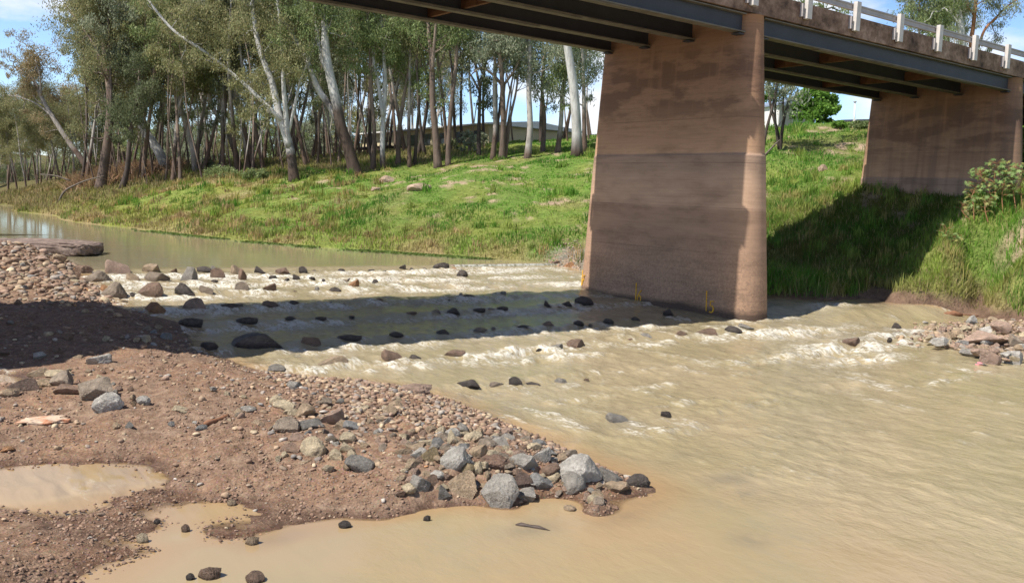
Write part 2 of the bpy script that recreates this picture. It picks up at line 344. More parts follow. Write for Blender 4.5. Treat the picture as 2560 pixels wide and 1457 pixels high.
def near_ground():
    P = []; Z = []
    def a(q, z=None): P.append((q[0], q[1])); Z.append(q[2] if z is None else z)
    wl = [(-120, 648), (0, 652), (110, 654), (190, 676), (235, 715), (290, 765), (360, 786), (430, 812), (470, 850), (520, 886), (600, 912), (690, 936), (800, 950), (900, 958), (1000, 972), (1090, 992), (1200, 1032), (1300, 1072), (1400, 1122), (1480, 1158), (1560, 1190),
          (1625, 1222), (1540, 1250), (1440, 1278), (1300, 1272), (1180, 1260), (1070, 1272), (970, 1302), (860, 1292), (790, 1302), (700, 1290), (620, 1262), (520, 1254), (420, 1262), (345, 1290), (330, 1318), (400, 1328), (480, 1336), (560, 1346), (520, 1366), (400, 1372), (300, 1370), (262, 1402), (200, 1436), (120, 1475), (40, 1560), (-60, 1700)]
    pts = [on_water(*q) for q in wl]
    for i, q in enumerate(pts):
        a(q, q[2] - .0)
        d = pts[min(i + 1, len(pts) - 1)] - pts[max(i - 1, 0)]; n = np.array([-d[1], d[0]]); n /= np.linalg.norm(n)
        if i < 32: a((q[0] + n[0] * .9, q[1] + n[1] * .9), q[2] - .35)
    for px, py, z in [(0, 763, .42), (250, 764, .39), (120, 705, .62), (0, 700, .62), (60, 850, .3), (250, 830, .38), (350, 850, .33), (0, 942, .1), (202, 903, .24), (370, 882, .29), (460, 900, .24), (100, 1000, .19), (300, 1000, .27), (500, 960, .3), (700, 1010, .27), (600, 1080, .2), (900, 1080, .27), (1100, 1100, .27),
        (1300, 1165, .25), (1450, 1190, .16), (1150, 1190, .22), (1000, 1200, .2), (860, 1210, .14), (700, 1180, .13), (500, 1150, .13), (300, 1110, .12), (60, 1110, .12), (0, 1060, .15), (600, 1225, .08), (150, 1368, .06), (0, 1380, .12), (0, 1457, .14), (110, 1430, .07), (0, 1290, .06), (120, 1330, .05), (450, 1205, .07), (330, 1265, .05),
        (90, 1200, -.05), (200, 1225, -.065), (205, 1275, -.05), (330, 1228, -.04), (270, 1185, -.035), (15, 1200, -.03), (130, 1230, -.055), (390, 1214, -.02), (-200, 1240, .05), (-300, 1457, .2), (-300, 1100, .22), (-300, 850, .5), (-400, 700, .8), (-200, 1700, .25), (1000, 1400, -.3), (1400, 1400, -.5), (600, 1420, -.14), (800, 1700, -.3), (380, 1420, -.07), (430, 1295, -.05), (560, 1300, -.1), (1800, 1100, -.8), (2300, 1000, -.9), (1500, 900, -.8)]:
        a(on_z(px, py, z))
    for x, y, z in [(-12, 8, .5), (-20, 20, 1.3), (-30, 34, 1.6), (-14, 27, -.3), (-20, 36, .3), (-8, 2, .5), (-2, 1, .3), (-3, -3, .6), (3, 0, .1), (6, 2, -.4), (12, 6, -.7), (10, 16, -.9), (0, 25, -.6)]: a((x, y, z))
    return TPS(P, Z, 2e-4)
_far, _near = far_ground(), near_ground()
def gfar(x, y, rough=True):
    z = _far(x, y); x = np.asarray(x, float); y = np.asarray(y, float)
    lv = lev(x, y); m = sstep(.0, .8, z - lv)
    z = np.where(z > 9.5, 9.5 + (z - 9.5) * .05, z); z = np.maximum(z, -1.6)
    if rough: z = z + m * ((fbm(x * .35, y * .35, 3, 4) - .5) * .55 + (fbm(x * 1.6, y * 1.6, 5, 3) - .5) * .16)
    return z
def gnear(x, y, rough=True):
    z = np.clip(_near(x, y), -1.2, 1.8); x = np.asarray(x, float); y = np.asarray(y, float)
    if rough:
        m = .35 + .65 * sstep(.02, .2, z - lev(x, y))
        z = z + (fbm(x * 2.6, y * 2.6, 19, 4, .6) - .5) * .085 + m * ((fbm(x * 1.3, y * 1.3, 11, 4) - .5) * .10 + (fbm(x * 6, y * 6, 12, 4, .6) - .5) * .07 + (fbm(x * 22, y * 22, 14, 3, .6) - .5) * .03)
    pm = np.exp(-(((x + 3.05) / 1.0) ** 2 + ((y - 8.9) / 1.1) ** 2)); z = z + pm * ((fbm(x * 4, y * 4, 88, 4, .6) - .5) * .14)
    return z
def hit(px, py, g=gfar, t0=15., t1=230., dz=0.):
    d = ray(px, py); t = np.arange(t0, t1, .1); X = d[0] * t; Y = d[1] * t; Zr = CH + d[2] * t
    G = g(X, Y, False) + dz; i = np.argmax(Zr < G)
    if not (Zr < G).any(): i = len(t) - 1
    return np.array([X[i], Y[i], G[i] - dz])
def polar(r0, r1, nr, th0, th1, nth, cx=0., cy=0.):
    r = np.geomspace(r0, r1, nr); th = np.radians(np.linspace(th0, th1, nth)); R_, T_ = np.meshgrid(r, th, indexing='ij')
    X = cx + R_ * np.sin(T_); Y = cy + R_ * np.cos(T_)
    i = np.arange(nr - 1)[:, None] * nth + np.arange(nth - 1)[None]
    return X.ravel(), Y.ravel(), np.stack([i, i + 1, i + nth + 1, i + nth], -1).reshape(-1, 4)[:, ::-1]

# ------------------------------------------------------------------ colours of the far bank cover
def bank_col(x, y, z=None):
    """living colour of the ground cover: lush green, yellow green, straw; returns rgb and bareness"""
    lv = lev(x, y); z = gfar(x, y, False) if z is None else z; h = z - lv
    n1 = fbm(x * .12, y * .12, 21, 4); n2 = fbm(x * .5, y * .5, 22, 4); n3 = fbm(x * .28 + 5, y * .28, 23, 4)
    lush = np.array([.155, .34, .035]); yel = np.array([.33, .38, .07]); straw = np.array([.46, .36, .17]); olive = np.array([.22, .20, .075]); bare = np.array([.45, .33, .23])
    left = sstep(-8, -22, x)                                     # the left part is drier
    dry = np.clip(.55 * sstep(.42, .62, n2) + .55 * left + .75 * sstep(1.5, .1, h) * sstep(2, -6, x) * sstep(.3, .5, n3 + .1), 0, 1)
    c = lush[None] * (1 - dry[:, None]) + yel[None] * dry[:, None]
    st = np.clip(sstep(.56, .68, n3) * (.35 + .6 * left) + .6 * sstep(.9, .1, h) * sstep(.42, .55, n2), 0, 1)[:, None]
    c = c * (1 - st) + straw * st
    und = (sstep(57, 63, y + .1 * x * (x < 0)) * sstep(2, -8, x))[:, None]         # long dry grass under the trees
    c = c * (1 - .8 * und) + olive * .8 * und
    ba = sstep(.575, .66, fbm(x * .5 + 3, y * 1.0, 31, 5, .6)) * sstep(.4, .6, fbm(x * 2.5, y * 2.5, 37, 3)) * sstep(1.0, 1.8, h) * (1 - und[:, 0]) * sstep(-20, -10, x)
    return c * (.75 + .5 * n1[:, None]) * (1 - .5 * sstep(85, 110, np.hypot(x, y)))[:, None], ba, bare
X, Y, Q = polar(14, 900, 420, -56, 62, 560)
Zf = gfar(X, Y); lvv = lev(X, Y)
c, ba, bare = bank_col(X, Y, gfar(X, Y, False)); soil = np.array([.17, .13, .075])
cc = c * .55 + soil * .45; cc = cc * (1 - ba[:, None]) + bare * ba[:, None]
mud = sstep(.5, .25, gfar(X, Y, False) - lvv)[:, None] * sstep(4, 9, X)[:, None]; cc = cc * (1 - mud) + np.array([.2, .13, .09]) * mud
rub = (np.exp(-(((X - 2.4) / 1.2) ** 2 + ((Y - 35.2) / 1.8) ** 2)))[:, None]; cc = cc * (1 - rub) + np.array([.27, .23, .2]) * rub
keep = (Zf[Q] > (lvv[Q] - .7)).any(1) | (np.hypot(X[Q], Y[Q]) > 150).any(1)
b = Mat('bank_soil', .95, .1); p = b.pos(); n1 = b.noise(p, 3.5, 6, .65); n2 = b.noise(p, 14, 4, .6)
MT['bank'] = b.fin(b.mix(1., b.attr('Col', 'Color'), b.ramp(n1, [(.3, .6), (.7, 1.35)]), 'MULTIPLY'), b.bump(n1, .9, .15, b.bump(n2, .6, .05)))
tag(mk('river_bank', np.c_[X, Y, Zf], Q[keep], MT['bank'], smooth=True, col=cc), kind='structure')

# near bank: wet brown mud, gravel and earth
X, Y, Q = polar(3.2, 42, 620, -66, 62, 760)
Zn = gnear(X, Y); lvv = lev(X, Y); keep = (Zn[Q] > (lvv[Q] - .28)).any(1) & (np.hypot(X[Q], Y[Q]) > 0).all(1)
X2, Y2, Q2 = X, Y, Q
b = Mat('gravel_mud', .9, .25); p = b.pos(); h = b.attr('hgt')
nA = b.noise(p, .9, 6, .6); nB = b.noise(p, 7, 8, .7); nC = b.noise(p, 45, 5, .65)
k = b.ramp(nB, [(.3, (.12, .072, .047)), (.48, (.225, .143, .096)), (.66, (.335, .235, .165))])
k = b.mix(b.ramp(nA, [(.42, 0), (.6, .7)]), k, b.mix(1., k, (1.15, 1.02, .9), 'MULTIPLY'))
v = b.vor(b.mapping(p, (1, 1, 1)), 34, 'F1', 1); vd = b.vor(p, 34)
k = b.mix(b.math('MULTIPLY', b.ramp(vd, [(.25, .6), (.45, 0)]), b.ramp(nA, [(.35, .3), (.6, 1)])), k, b.mix(.55, b.mix(1., (.42, .33, .25), v, 'MULTIPLY'), (.26, .2, .16)))
k = b.mix(1., k, b.ramp(nC, [(.3, .65), (.65, 1.25)]), 'MULTIPLY')
wet = b.ramp(b.math('ADD', h, b.math('MULTIPLY', nB, .04)), [(.0, 1), (.02, 1), (.085, 0)])
k = b.mix(wet, k, b.mix(1., k, (.50, .45, .43), 'MULTIPLY'))
MT['mud'] = b.fin(k, b.bump(nB, .8, .04, b.bump(nC, .7, .012, b.bump(vd, .5, .012))), b.ramp(wet, [(0, .92), (1, .35)]))
tag(mk('gravel_bank', np.c_[X, Y, Zn], Q[keep], MT['mud'], smooth=True, attrs={'hgt': Zn - lvv}), kind='structure')

# ------------------------------------------------------------------ river surface
ROCKS = []      # (row name, u, v_base, w_px, h_px, tone)
def rocks(row, tone_list):
    for r in tone_list: ROCKS.append((row,) + r)
rocks('top row beside the still pool', [(201,682,47,22,'brown'),(284,684,60,28,'pinkbrown'),(376,682,44,27,'tan'),(433,681,20,10,'brown'),(464,703,44,39,'grey'),(504,681,40,12,'black'),(531,676,18,9,'grey'),(585,686,30,20,'tan'),(605,701,22,29,'brown'),(644,683,37,17,'black'),(702,684,34,16,'brown'),(754,683,25,14,'black'),(853,680,20,10,'black'),(1006,672,18,9,'black'),(1060,676,14,7,'black'),(1105,673,47,15,'black'),(1137,676,20,7,'orange'),(1154,691,30,14,'black')])
rocks('second row of the rapids', [(239,706,59,24,'greybrown'),(324,704,39,17,'tan'),(391,704,62,22,'greybrown'),(492,706,17,8,'black'),(538,698,39,23,'brown'),(536,707,20,6,'black'),(680,700,22,14,'black'),(739,699,20,11,'black'),(780,699,17,8,'black'),(998,714,17,6,'grey'),(883,720,33,24,'orange')])
rocks('third row of the rapids', [(255,730,29,14,'orange'),(282,747,57,35,'greybrown'),(329,745,27,10,'black'),(368,743,62,34,'brown'),(455,738,57,29,'black'),(512,735,42,24,'greybrown'),(600,730,37,21,'greybrown'),(638,728,15,7,'black'),(670,728,37,17,'brown'),(791,724,13,8,'grey')])
rocks('fourth row of the rapids', [(309,757,20,3,'black'),(386,783,55,27,'orange'),(486,778,64,27,'pinkbrown'),(575,774,66,12,'black'),(669,768,44,12,'brown'),(736,765,30,12,'black'),(825,761,17,7,'grey'),(931,752,10,5,'grey'),(1152,743,12,9,'grey'),(1258,736,17,10,'grey')])
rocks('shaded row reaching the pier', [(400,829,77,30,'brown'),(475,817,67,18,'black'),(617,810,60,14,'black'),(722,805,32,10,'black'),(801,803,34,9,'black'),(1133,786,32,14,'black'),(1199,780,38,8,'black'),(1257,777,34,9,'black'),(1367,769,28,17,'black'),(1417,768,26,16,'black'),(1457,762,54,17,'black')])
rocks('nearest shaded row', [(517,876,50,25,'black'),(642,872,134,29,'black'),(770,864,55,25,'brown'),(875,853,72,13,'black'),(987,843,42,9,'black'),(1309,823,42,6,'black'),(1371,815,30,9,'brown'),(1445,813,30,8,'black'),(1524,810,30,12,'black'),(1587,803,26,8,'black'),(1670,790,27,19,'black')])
rocks('row just out of the shadow', [(686,929,44,12,'grey'),(830,917,115,26,'tan'),(978,903,58,24,'brown'),(1141,893,65,20,'brown'),(1393,874,37,15,'grey'),(1574,852,20,4,'brown'),(1615,844,38,7,'grey'),(1704,843,37,12,'brown'),(1771,839,58,15,'brown'),(1832,834,52,14,'black'),(1862,821,52,10,'grey')])
rocks('lower row in the open rapids', [(1168,971,60,21,'black'),(1285,965,40,17,'black'),(1402,958,34,13,'grey'),(1543,1057,60,18,'grey'),(1664,1043,32,16,'black')])
rocks('right hand chute', [(2134,862,46,18,'brown'),(2243,825,24,14,'black'),(2225,853,12,7,'black'),(2205,842,16,6,'black')])
rocks('shallows below the spit', [(1068,1303,20,10,'black'),(858,1320,35,10,'black'),(630,1362,35,14,'tan'),(523,1448,56,20,'brown'),(630,1458,50,16,'brown'),(472,1450,22,8,'black'),(350,1357,30,14,'cream'),(392,1310,18,7,'black'),(460,1330,22,11,'brown'),(575,1264,24,8,'tan'),(1480,1262,30,6,'black')])

X, Y, Q = polar(3.6, 420, 760, -64, 62, 760)
w = wof(X, Y); a_ = aof(X, Y); r = np.hypot(X, Y); Z = lev(X, Y)
near_m = sstep(60, 25, r)
foam = np.zeros_like(X); run = sstep(28, 25.5, w)                       # fast water only below the pool
na = fbm(a_ * .8, w * 1.3, 41, 4); nb = fbm(a_ * 2.6, w * 3.2, 42, 4, .6); ne = fbm(a_ * .35, w * .35, 43, 3)
right_q = sstep(22.5, 25, a_) * sstep(14.3, 15., w) + sstep(20.5, 23, a_) * sstep(17, 18, w)      # quiet water beside the right bank
quiet = np.clip(right_q + sstep(9.5, 7.4, w) * sstep(9, 6.5, a_), 0, 1)
amp = np.zeros_like(X)
for (wi, d), f_ in zip(ROWS, [0, 1.0, .95, .85, .55, .55, .42, .25, .1, .04]):
    wob = (fbm(a_ * .45, 0 * a_ + wi, 50, 3) - .5) * 1.1
    band = np.exp(-((w - wi + .42 + wob) / .36) ** 2)
    brk = sstep(.30, .56, fbm(a_ * .7 + 3 * wi, w * .6, 60 + int(wi), 4))
    foam += f_ * band * brk * (.4 + 1.2 * nb) * (1 - quiet) * 1.15
    amp += band * .035
# open turbulent run under the last rows: streaks carried along the flow
fl = fbm(a_ * 3.4 + 1.5 * ne, w * .7, 44, 5, .6)
blob = fbm(a_ * .9, w * 1.2, 45, 4, .6)
tur = sstep(15.2, 14.2, w) * sstep(2.5, 7.5, w) * (1 - quiet)
foam += tur * (sstep(.60, .78, fl * .55 + blob * .5) * .35 + sstep(.5, .75, fl) * .16) + run * sstep(17.5, 23, w) * .3 * sstep(.35, .6, nb)
def patch(px, py, ra, rw, s, thr=.45):
    global foam, amp
    q = on_water(px, py); qa, qw = aof(q[0], q[1]), wof(q[0], q[1]); e = np.exp(-(((a_ - qa) / ra) ** 2 + ((w - qw) / rw) ** 2))
    foam += .7 * s * e * sstep(thr - .12, thr + .12, nb); amp += e * .05 * s
for q in [(1290, 884, 1.0, .25, 1.6), (1400, 897, 1.2, .2, 1.3), (1440, 1000, .7, .15, .9), (1640, 965, .5, .15, 1.0), (1960, 828, 1.1, .25, 1.8), (2010, 838, 1.6, .3, 1.5), (2130, 880, 1.6, .3, 1.8), (2080, 870, 1.5, .5, 1.2), (2180, 902, 1.5, .3, 1.1), (2240, 838, 1.6, .5, 1.2, .5), (1380, 893, .5, .15, 1),
          (1700, 1010, .6, .12, .8), (2150, 900, 1.2, .2, 1.1), (2350, 955, 1.2, .12, .8), (1900, 905, 1, .2, .6), (1560, 925, .8, .15, .7), (1250, 672, 3.0, .25, 1.5, .35), (1000, 685, 3, .4, 1.1, .4), (900, 700, 3.5, .5, .9, .4), (700, 712, 2.5, .35, .9, .42), (620, 694, 1.6, .25, 1.1, .4), (1100, 712, 3., .6, .55, .5)]: patch(*q)
for row, u, v, wp, hp, tn in ROCKS:
    if row.startswith('shallows') or row.startswith('top row beside'): continue
    q = on_water(u, v); qa, qw = aof(q[0], q[1]), wof(q[0], q[1]); rr = wp / F * np.hypot(q[0], q[1]) * .5
    sel = np.hypot(a_ - qa, w - qw) < 3; e = np.zeros_like(X)
    dd = (np.abs(a_ - qa) - rr) / .16; e[sel] = (np.exp(-dd[sel] ** 2) * np.exp(-((w[sel] - qw + .35) / .45) ** 2))
    foam += (.45 if row.startswith('lower') else 1.1) * e * sstep(.4, .6, nb)
    Z += .03 * np.exp(-(((a_ - qa) / (rr + .2)) ** 2 + ((w - qw - .25) / .25) ** 2))
foam = np.clip(foam, 0, 1.4) * (run > .02)
shoal = np.zeros_like(X)
for u, v, ra, s_ in [(1820, 1197, .35, .5), (1850, 1238, .4, .55), (1890, 1345, .3, .4), (1540, 1062, .5, .5), (1190, 1040, .9, .35), (1700, 1140, .3, .25), (2250, 835, 1.5, .6), (2200, 850, 1., .4), (1110, 1005, .5, .4), (1620, 1250, .3, .3), (1560, 1290, .35, .35), (690, 1345, .3, .3), (1330, 1322, .3, .4), (2380, 790, .6, .3)]:
    q = on_water(u, v); e = np.exp(-(((a_ - aof(q[0], q[1])) / ra) ** 2 + ((w - wof(q[0], q[1])) / (ra * .55)) ** 2)); shoal = np.maximum(shoal, s_ * e * sstep(.25, .6, nb))
calm = 1 - sstep(-.9, -1.5, X) * sstep(11.2, 10.4, Y)
wv = run * (1 - .85 * quiet) * near_m * calm
Z += wv * ((fl - .5) * .045 + (blob - .5) * .07 + (nb - .5) * (.035 + amp * 3.0)) + np.clip(foam, 0, 1) * .05 * nb * near_m
Z += near_m * (1 - wv) * calm * (fbm(X * 1.2, Y * 1.2, 47, 3) - .5) * .006
# still pool ripples
fine = near_m * wv * (fbm(a_ * 9, w * 5, 48, 3, .6) - .5) * .012; Z += fine
inn = (r < 45) & (X < 14); dep = np.full_like(X, 1.)
dep[inn] = Z[inn] - gnear(X[inn], Y[inn], False)
m2 = (X > -62); dep2 = Z - gfar(X, Y, False); dep = np.minimum(dep, np.maximum(dep2, 0) + .0)
b = Mat('muddy_water', .12, .5); b.b.inputs['IOR'].default_value = 1.33; p = b.pos(); fo = b.attr('foam'); de = b.attr('depth'); qt = b.attr('quiet')
q = b.mapping(p, (1, 1, 1), (0, 0, -math.atan2(E1[1], E1[0])))
st = b.noise(b.mapping(q, (4.2, 1.0, 1)), 1.5, 7, .62, .9); nf = b.noise(p, 9, 6, .65); nr = b.noise(b.mapping(q, (1, .6, 1)), 6, 5, .6, .4); nl = b.noise(p, .35, 4)
k = b.mix(b.ramp(de, [(0, 1), (.22, 0)]), b.mix(b.ramp(nl, [(.4, 0), (.6, 1)]), (.345, .285, .165), (.395, .318, .195)), (.375, .245, .125))
k = b.mix(b.math('SUBTRACT', 1., b.math('MULTIPLY', qt, .8)), k, b.mix(1., k, b.ramp(st, [(.3, .80), (.5, 1.), (.72, 1.14)]), 'MULTIPLY')); k = b.mix(b.math('MULTIPLY', qt, b.ramp(nl, [(.4, .1), (.6, .6)])), k, (.385, .262, .145))
k = b.mix(b.math('MULTIPLY', b.attr('pool'), .65), k, (.27, .245, .155))
ns_ = b.noise(b.mapping(q, (9, 3.2, 1)), 1.6, 7, .72, .8)
ff = b.math('MULTIPLY', fo, b.math('MULTIPLY', b.ramp(nf, [(.38, .45), (.56, 1.2)]), b.ramp(ns_, [(.42, .05), (.62, 1.3)]))); ff = b.ramp(ff, [(.08, 0), (.35, .42), (.9, 1)])
k = b.mix(b.attr('shoal'), k, (.17, .15, .12))
k = b.mix(ff, k, (.70, .67, .59))
bp = b.bump(nr, .6, .05, b.bump(b.noise(b.mapping(q, (1.6, .8, 1)), 15, 4, .65), .55, .018)); flat = b.bump(b.noise(p, 3, 3), .05, .01)
mxn = b.n('ShaderNodeMix', data_type='VECTOR'); b.l(b.attr('fast'), mxn.inputs[0]); b.l(flat, mxn.inputs[4]); b.l(bp, mxn.inputs[5])
b.fin(k, mxn.outputs[1], b.ramp(ff, [(0, .07), (1, .7)]))
tr = b.n('ShaderNodeBsdfTransparent'); ms = b.n('ShaderNodeMixShader'); b.l(b.ramp(de, [(0.0, .35), (.02, 1)]), ms.inputs[0]); b.l(tr.outputs[0], ms.inputs[1]); b.l(b.b.outputs[0], ms.inputs[2]); b.l(ms.outputs[0], b.out.inputs[0])
MT['water'] = b.m
pool = sstep(26.8, 28.5, w)
keep = (dep[Q] > -.12).any(1)
tag(mk('river', np.c_[X, Y, Z], Q[keep], MT['water'], smooth=True, attrs={'foam': foam, 'depth': dep, 'quiet': quiet, 'pool': pool, 'shoal': shoal, 'fast': np.clip(wv + .12 * near_m * (1 - wv) * calm, 0, 1)}), kind='structure')

# ------------------------------------------------------------------ the bridge
bridge = empty('road_bridge', AW(19, 18, 0), 'concrete and steel road bridge on tall tapered piers across the river', 'bridge')
B0 = AW(19, 18, 0)
GW = [20.6, 19.05, 17.38, 15.70]; ZB = 7.42; ZS = 7.9; WN, WF = 15.49, 20.98
A_END0, A_END1 = -6., 47.9
PA = [-4.0, 19.15, 33.5]
def pier_r(z): return .73 - .048 * z + (.015 if z < 4.35 else 0)
def pier_c(z): return 15.47 + .036 * z + (-.01 if z < 4.35 else 0), 20.7
def flank(ac, w, z):
    r = pier_r(z); c0, c1 = pier_c(z)
    d = max(0, w - c1, c0 - w); return ac - math.sqrt(max(r * r - d * d, 1e-6))
def make_pier(ac, zb, wdt=0):
    zs = list(np.arange(zb, 4.3, .45)) + [4.30, 4.349, 4.351, 4.40] + list(np.arange(4.85, 7.6, .45)) + [7.9]; V = []; n = 0
    for z in zs:
        r = pier_r(z); c0, c1 = pier_c(z); ring = []
        for t in np.linspace(0, np.pi, 15): ring.append((ac - r * math.cos(t), c0 - r * math.sin(t)))
        for f_ in np.linspace(0, 1, 14)[1:-1]: ring.append((ac + r, c0 + (c1 - c0) * f_))
        for t in np.linspace(0, np.pi, 15): ring.append((ac + r * math.cos(t), c1 + r * math.sin(t)))
        for f_ in np.linspace(0, 1, 14)[1:-1]: ring.append((ac - r, c1 + (c0 - c1) * f_))
        n = len(ring)
        for a, w in ring:
            j = (fbm(np.array([a * 1.5 + w * 1.7]), np.array([z * 1.7]), 71, 3)[0] - .5) * .03
            V.append(AW(a + (a - ac) * j, w + (w - 18) * j * .1, z) - B0)
    m = len(zs); Fc = [(i * n + j, (i + 1) * n + j, (i + 1) * n + (j + 1) % n, i * n + (j + 1) % n) for i in range(m - 1) for j in range(n)]
    Fc.append(tuple((m - 1) * n + j for j in range(n)))
    o = mk('pier', V, Fc, MT['pier'], bridge, smooth=True)
    return o
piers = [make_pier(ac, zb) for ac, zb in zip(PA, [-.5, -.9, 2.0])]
piers[1]['label'] = 'tall concrete pier standing in the rapids with yellow painted numbers'
piers[2]['label'] = 'stained concrete pier standing in the grassy bank'
# painted level marks 7, 6, 5 on the left flank of the pier in the rapids
GLY = {'7': [[(0, .92), (.75, 1), (.35, .5), (.1, 0)], [(.1, .5), (.6, .55)]], '6': [[(.75, 1), (.35, .75), (.1, .4), (.1, .12), (.4, 0), (.72, .12), (.72, .4), (.4, .52), (.12, .4)]], '5': [[(.8, .98), (.15, .95), (.12, .55), (.55, .58), (.85, .38), (.8, .1), (.45, 0), (.1, .04)]]}
def on_flank(px, py):
    a0 = 18.42; d = ray(px, py); t = a0 / (d @ E1); P = np.array([0, 0, CH]) + d * t; return wof(P[0], P[1]), P[2]
for ch, (bx, by0, by1), (dx, dy0, dy1, dw) in [('7', (1441, 699, 727), (1444, 713, 728, 9)), ('6', (1590, 707, 753), (1593, 724, 752, 12)), ('5', (1766, 727, 777), (1773, 751, 780, 12))]:
    mb = MB()
    def P_(w, z):
        w = min(w, 21.18); return AW(flank(19.15, w, z) - .006, w, z)
    w0, z0 = on_flank(bx, by1); w1, z1 = on_flank(bx, by0)
    if ch == '7': w0, z0, w1, z1 = 21.12, .36, 21.12, .84
    mb.tube([P_(w0, z0), P_((w0 + w1) / 2, (z0 + z1) / 2), P_(w1, z1)], .016, 6)
    wd, zd = on_flank(dx, dy1); wt, zt = on_flank(dx, dy0); we, _ = on_flank(dx + dw, dy1)
    if ch == '7': wd, we, zd, zt = 21.06, 20.80, .40, .70
    for st in GLY[ch]:
        pts = [P_(wd + (we - wd) * x, zd + (zt - zd) * y) for x, y in st]; mb.tube(pts, .016, 6)
    o = mb.build('painted_number', MT['yellow'], piers[1], loc0=B0); o['label'] = 'yellow painted %s with an upright stroke' % ch
def girder(a0, a1, w):
    mb = MB(); mb.awbox(a0, a1, w - .012, w + .012, ZB + .03, ZS - .03)
    o = mb.build('girder', MT['steel'], bridge, loc0=B0)
    m2 = MB(); m2.awbox(a0, a1, w - .15, w + .15, ZB, ZB + .03); m2.awbox(a0, a1, w - .15, w + .15, ZS - .03, ZS - .002)
    mid0, mid1 = a0 + (a1 - a0) * .18, a0 + (a1 - a0) * .82; m2.awbox(mid0, mid1, w - .11, w + .11, ZB - .022, ZB - .001)
    m2.build('flange', MT['flange'], o, loc0=B0)
    for e in (a0 + .12, a1 - .12):
        m4 = MB(); m4.awbox(e - .1, e + .1, w - .13, w + .13, ZB - .055, ZB - .025); m4.build('bearing', MT['steel'], o, loc0=B0)
SP = [(-3.5, 18.78), (19.52, 33.13), (33.87, 47.3)]
for a0, a1 in SP:
    for w_ in GW: girder(a0, a1, w_)
for a0, a1 in SP:
    for a in ([2.6, 7.5, 12.42] if a0 < 0 else [24.55, 29.4] if a0 < 20 else [38., 43.]):
        for i in range(3):
            mb = MB(); w0, w1 = GW[i + 1] + .02, GW[i] - .02
            mb.awbox(a - .05, a + .05, w0, w1, ZB + .07, ZB + .085); mb.awbox(a - .05, a - .035, w0, w1, ZB + .087, ZS - .12)
            mb.build('cross_brace', MT['rust'], bridge, loc0=B0)
mb = MB(); n_ = 90
for i in range(n_):        # fascia poured in short bays, so that its outer face is not one plane
    a0 = A_END0 + (A_END1 - A_END0) * i / n_; a1 = A_END0 + (A_END1 - A_END0) * (i + 1) / n_; j = random.uniform(0, .006)
    mb.awbox(a0, a1, WN + j, WN + .3, ZS + .03 + random.uniform(-.004, .004), 8.49 + random.uniform(0, .006))
mb.build('kerb_beam', MT['deck'], bridge, loc0=B0)
mb = MB(); mb.awbox(A_END0, A_END1, WF - .3, WF, ZS + .03, 8.49); mb.build('kerb_beam', MT['deck'], bridge, loc0=B0)
mb = MB(); mb.awbox(A_END0, A_END1, WN + .302, WF - .302, ZS, 8.12); mb.build('deck_slab', MT['soffit'], bridge, loc0=B0)
mb = MB(); mb.awbox(A_END0, A_END1, WN + .31, WF - .31, 8.124, 8.17); mb.build('road_surface', MT['asphalt'], bridge, loc0=B0)
posts = [18.84 + 2.24 * i for i in range(-10, 13)]
def railing(wo_, sgn):
    r = MB(); r.awbox(A_END0, A_END1, *sorted((wo_, wo_ + sgn * .05)), 8.64, 8.82); r.awbox(A_END0, A_END1, *sorted((wo_ - sgn * .03, wo_ - sgn * .002)), 8.78, 8.82); r.awbox(A_END0, A_END1, *sorted((wo_ - sgn * .03, wo_ - sgn * .002)), 8.64, 8.675)
    ro = r.build('guard_rail', MT['galvrail'], bridge, loc0=B0)
    for a in posts:
        o_ = wo_ - sgn * .035; p = MB(); p.awbox(a - .10, a + .10, *sorted((o_ - sgn * .025, o_)), 8.07, 8.87)
        p.awbox(a + .075, a + .1, *sorted((o_ - sgn * .027, o_ - sgn * .12)), 8.07, 8.87); p.awbox(a - .1, a - .075, *sorted((o_ - sgn * .027, o_ - sgn * .12)), 8.07, 8.87)
        p.awbox(a - .075, a + .075, *sorted((o_ - sgn * .10, o_ - sgn * .12)), 8.07, 8.87)
        po = p.build('post', MT['galv'], ro, loc0=B0)
        m = MB(); m.awbox(a - .23, a - .19, *sorted((wo_ - sgn * .002, wo_ - sgn * .09)), 8.11, 8.45); m.awbox(a - .188, a - .1, *sorted((wo_ - sgn * .01, wo_ - sgn * .03)), 8.13, 8.43)
        for zz in (8.21, 8.37): m.tube([AW(a - .15, wo_ - sgn * .03, zz), AW(a - .15, wo_ - sgn * .075, zz)], .018, 6)
        m.build('bracket', MT['galvrail'], ro, loc0=B0)
railing(WN - .005, 1)
railing(WF + .005, -1)
mb = MB(); mb.awbox(47.35, 48.3, 14.6, 21.1, 5, 7.88); mb.build('abutment', MT['pier'], bridge, loc0=B0)

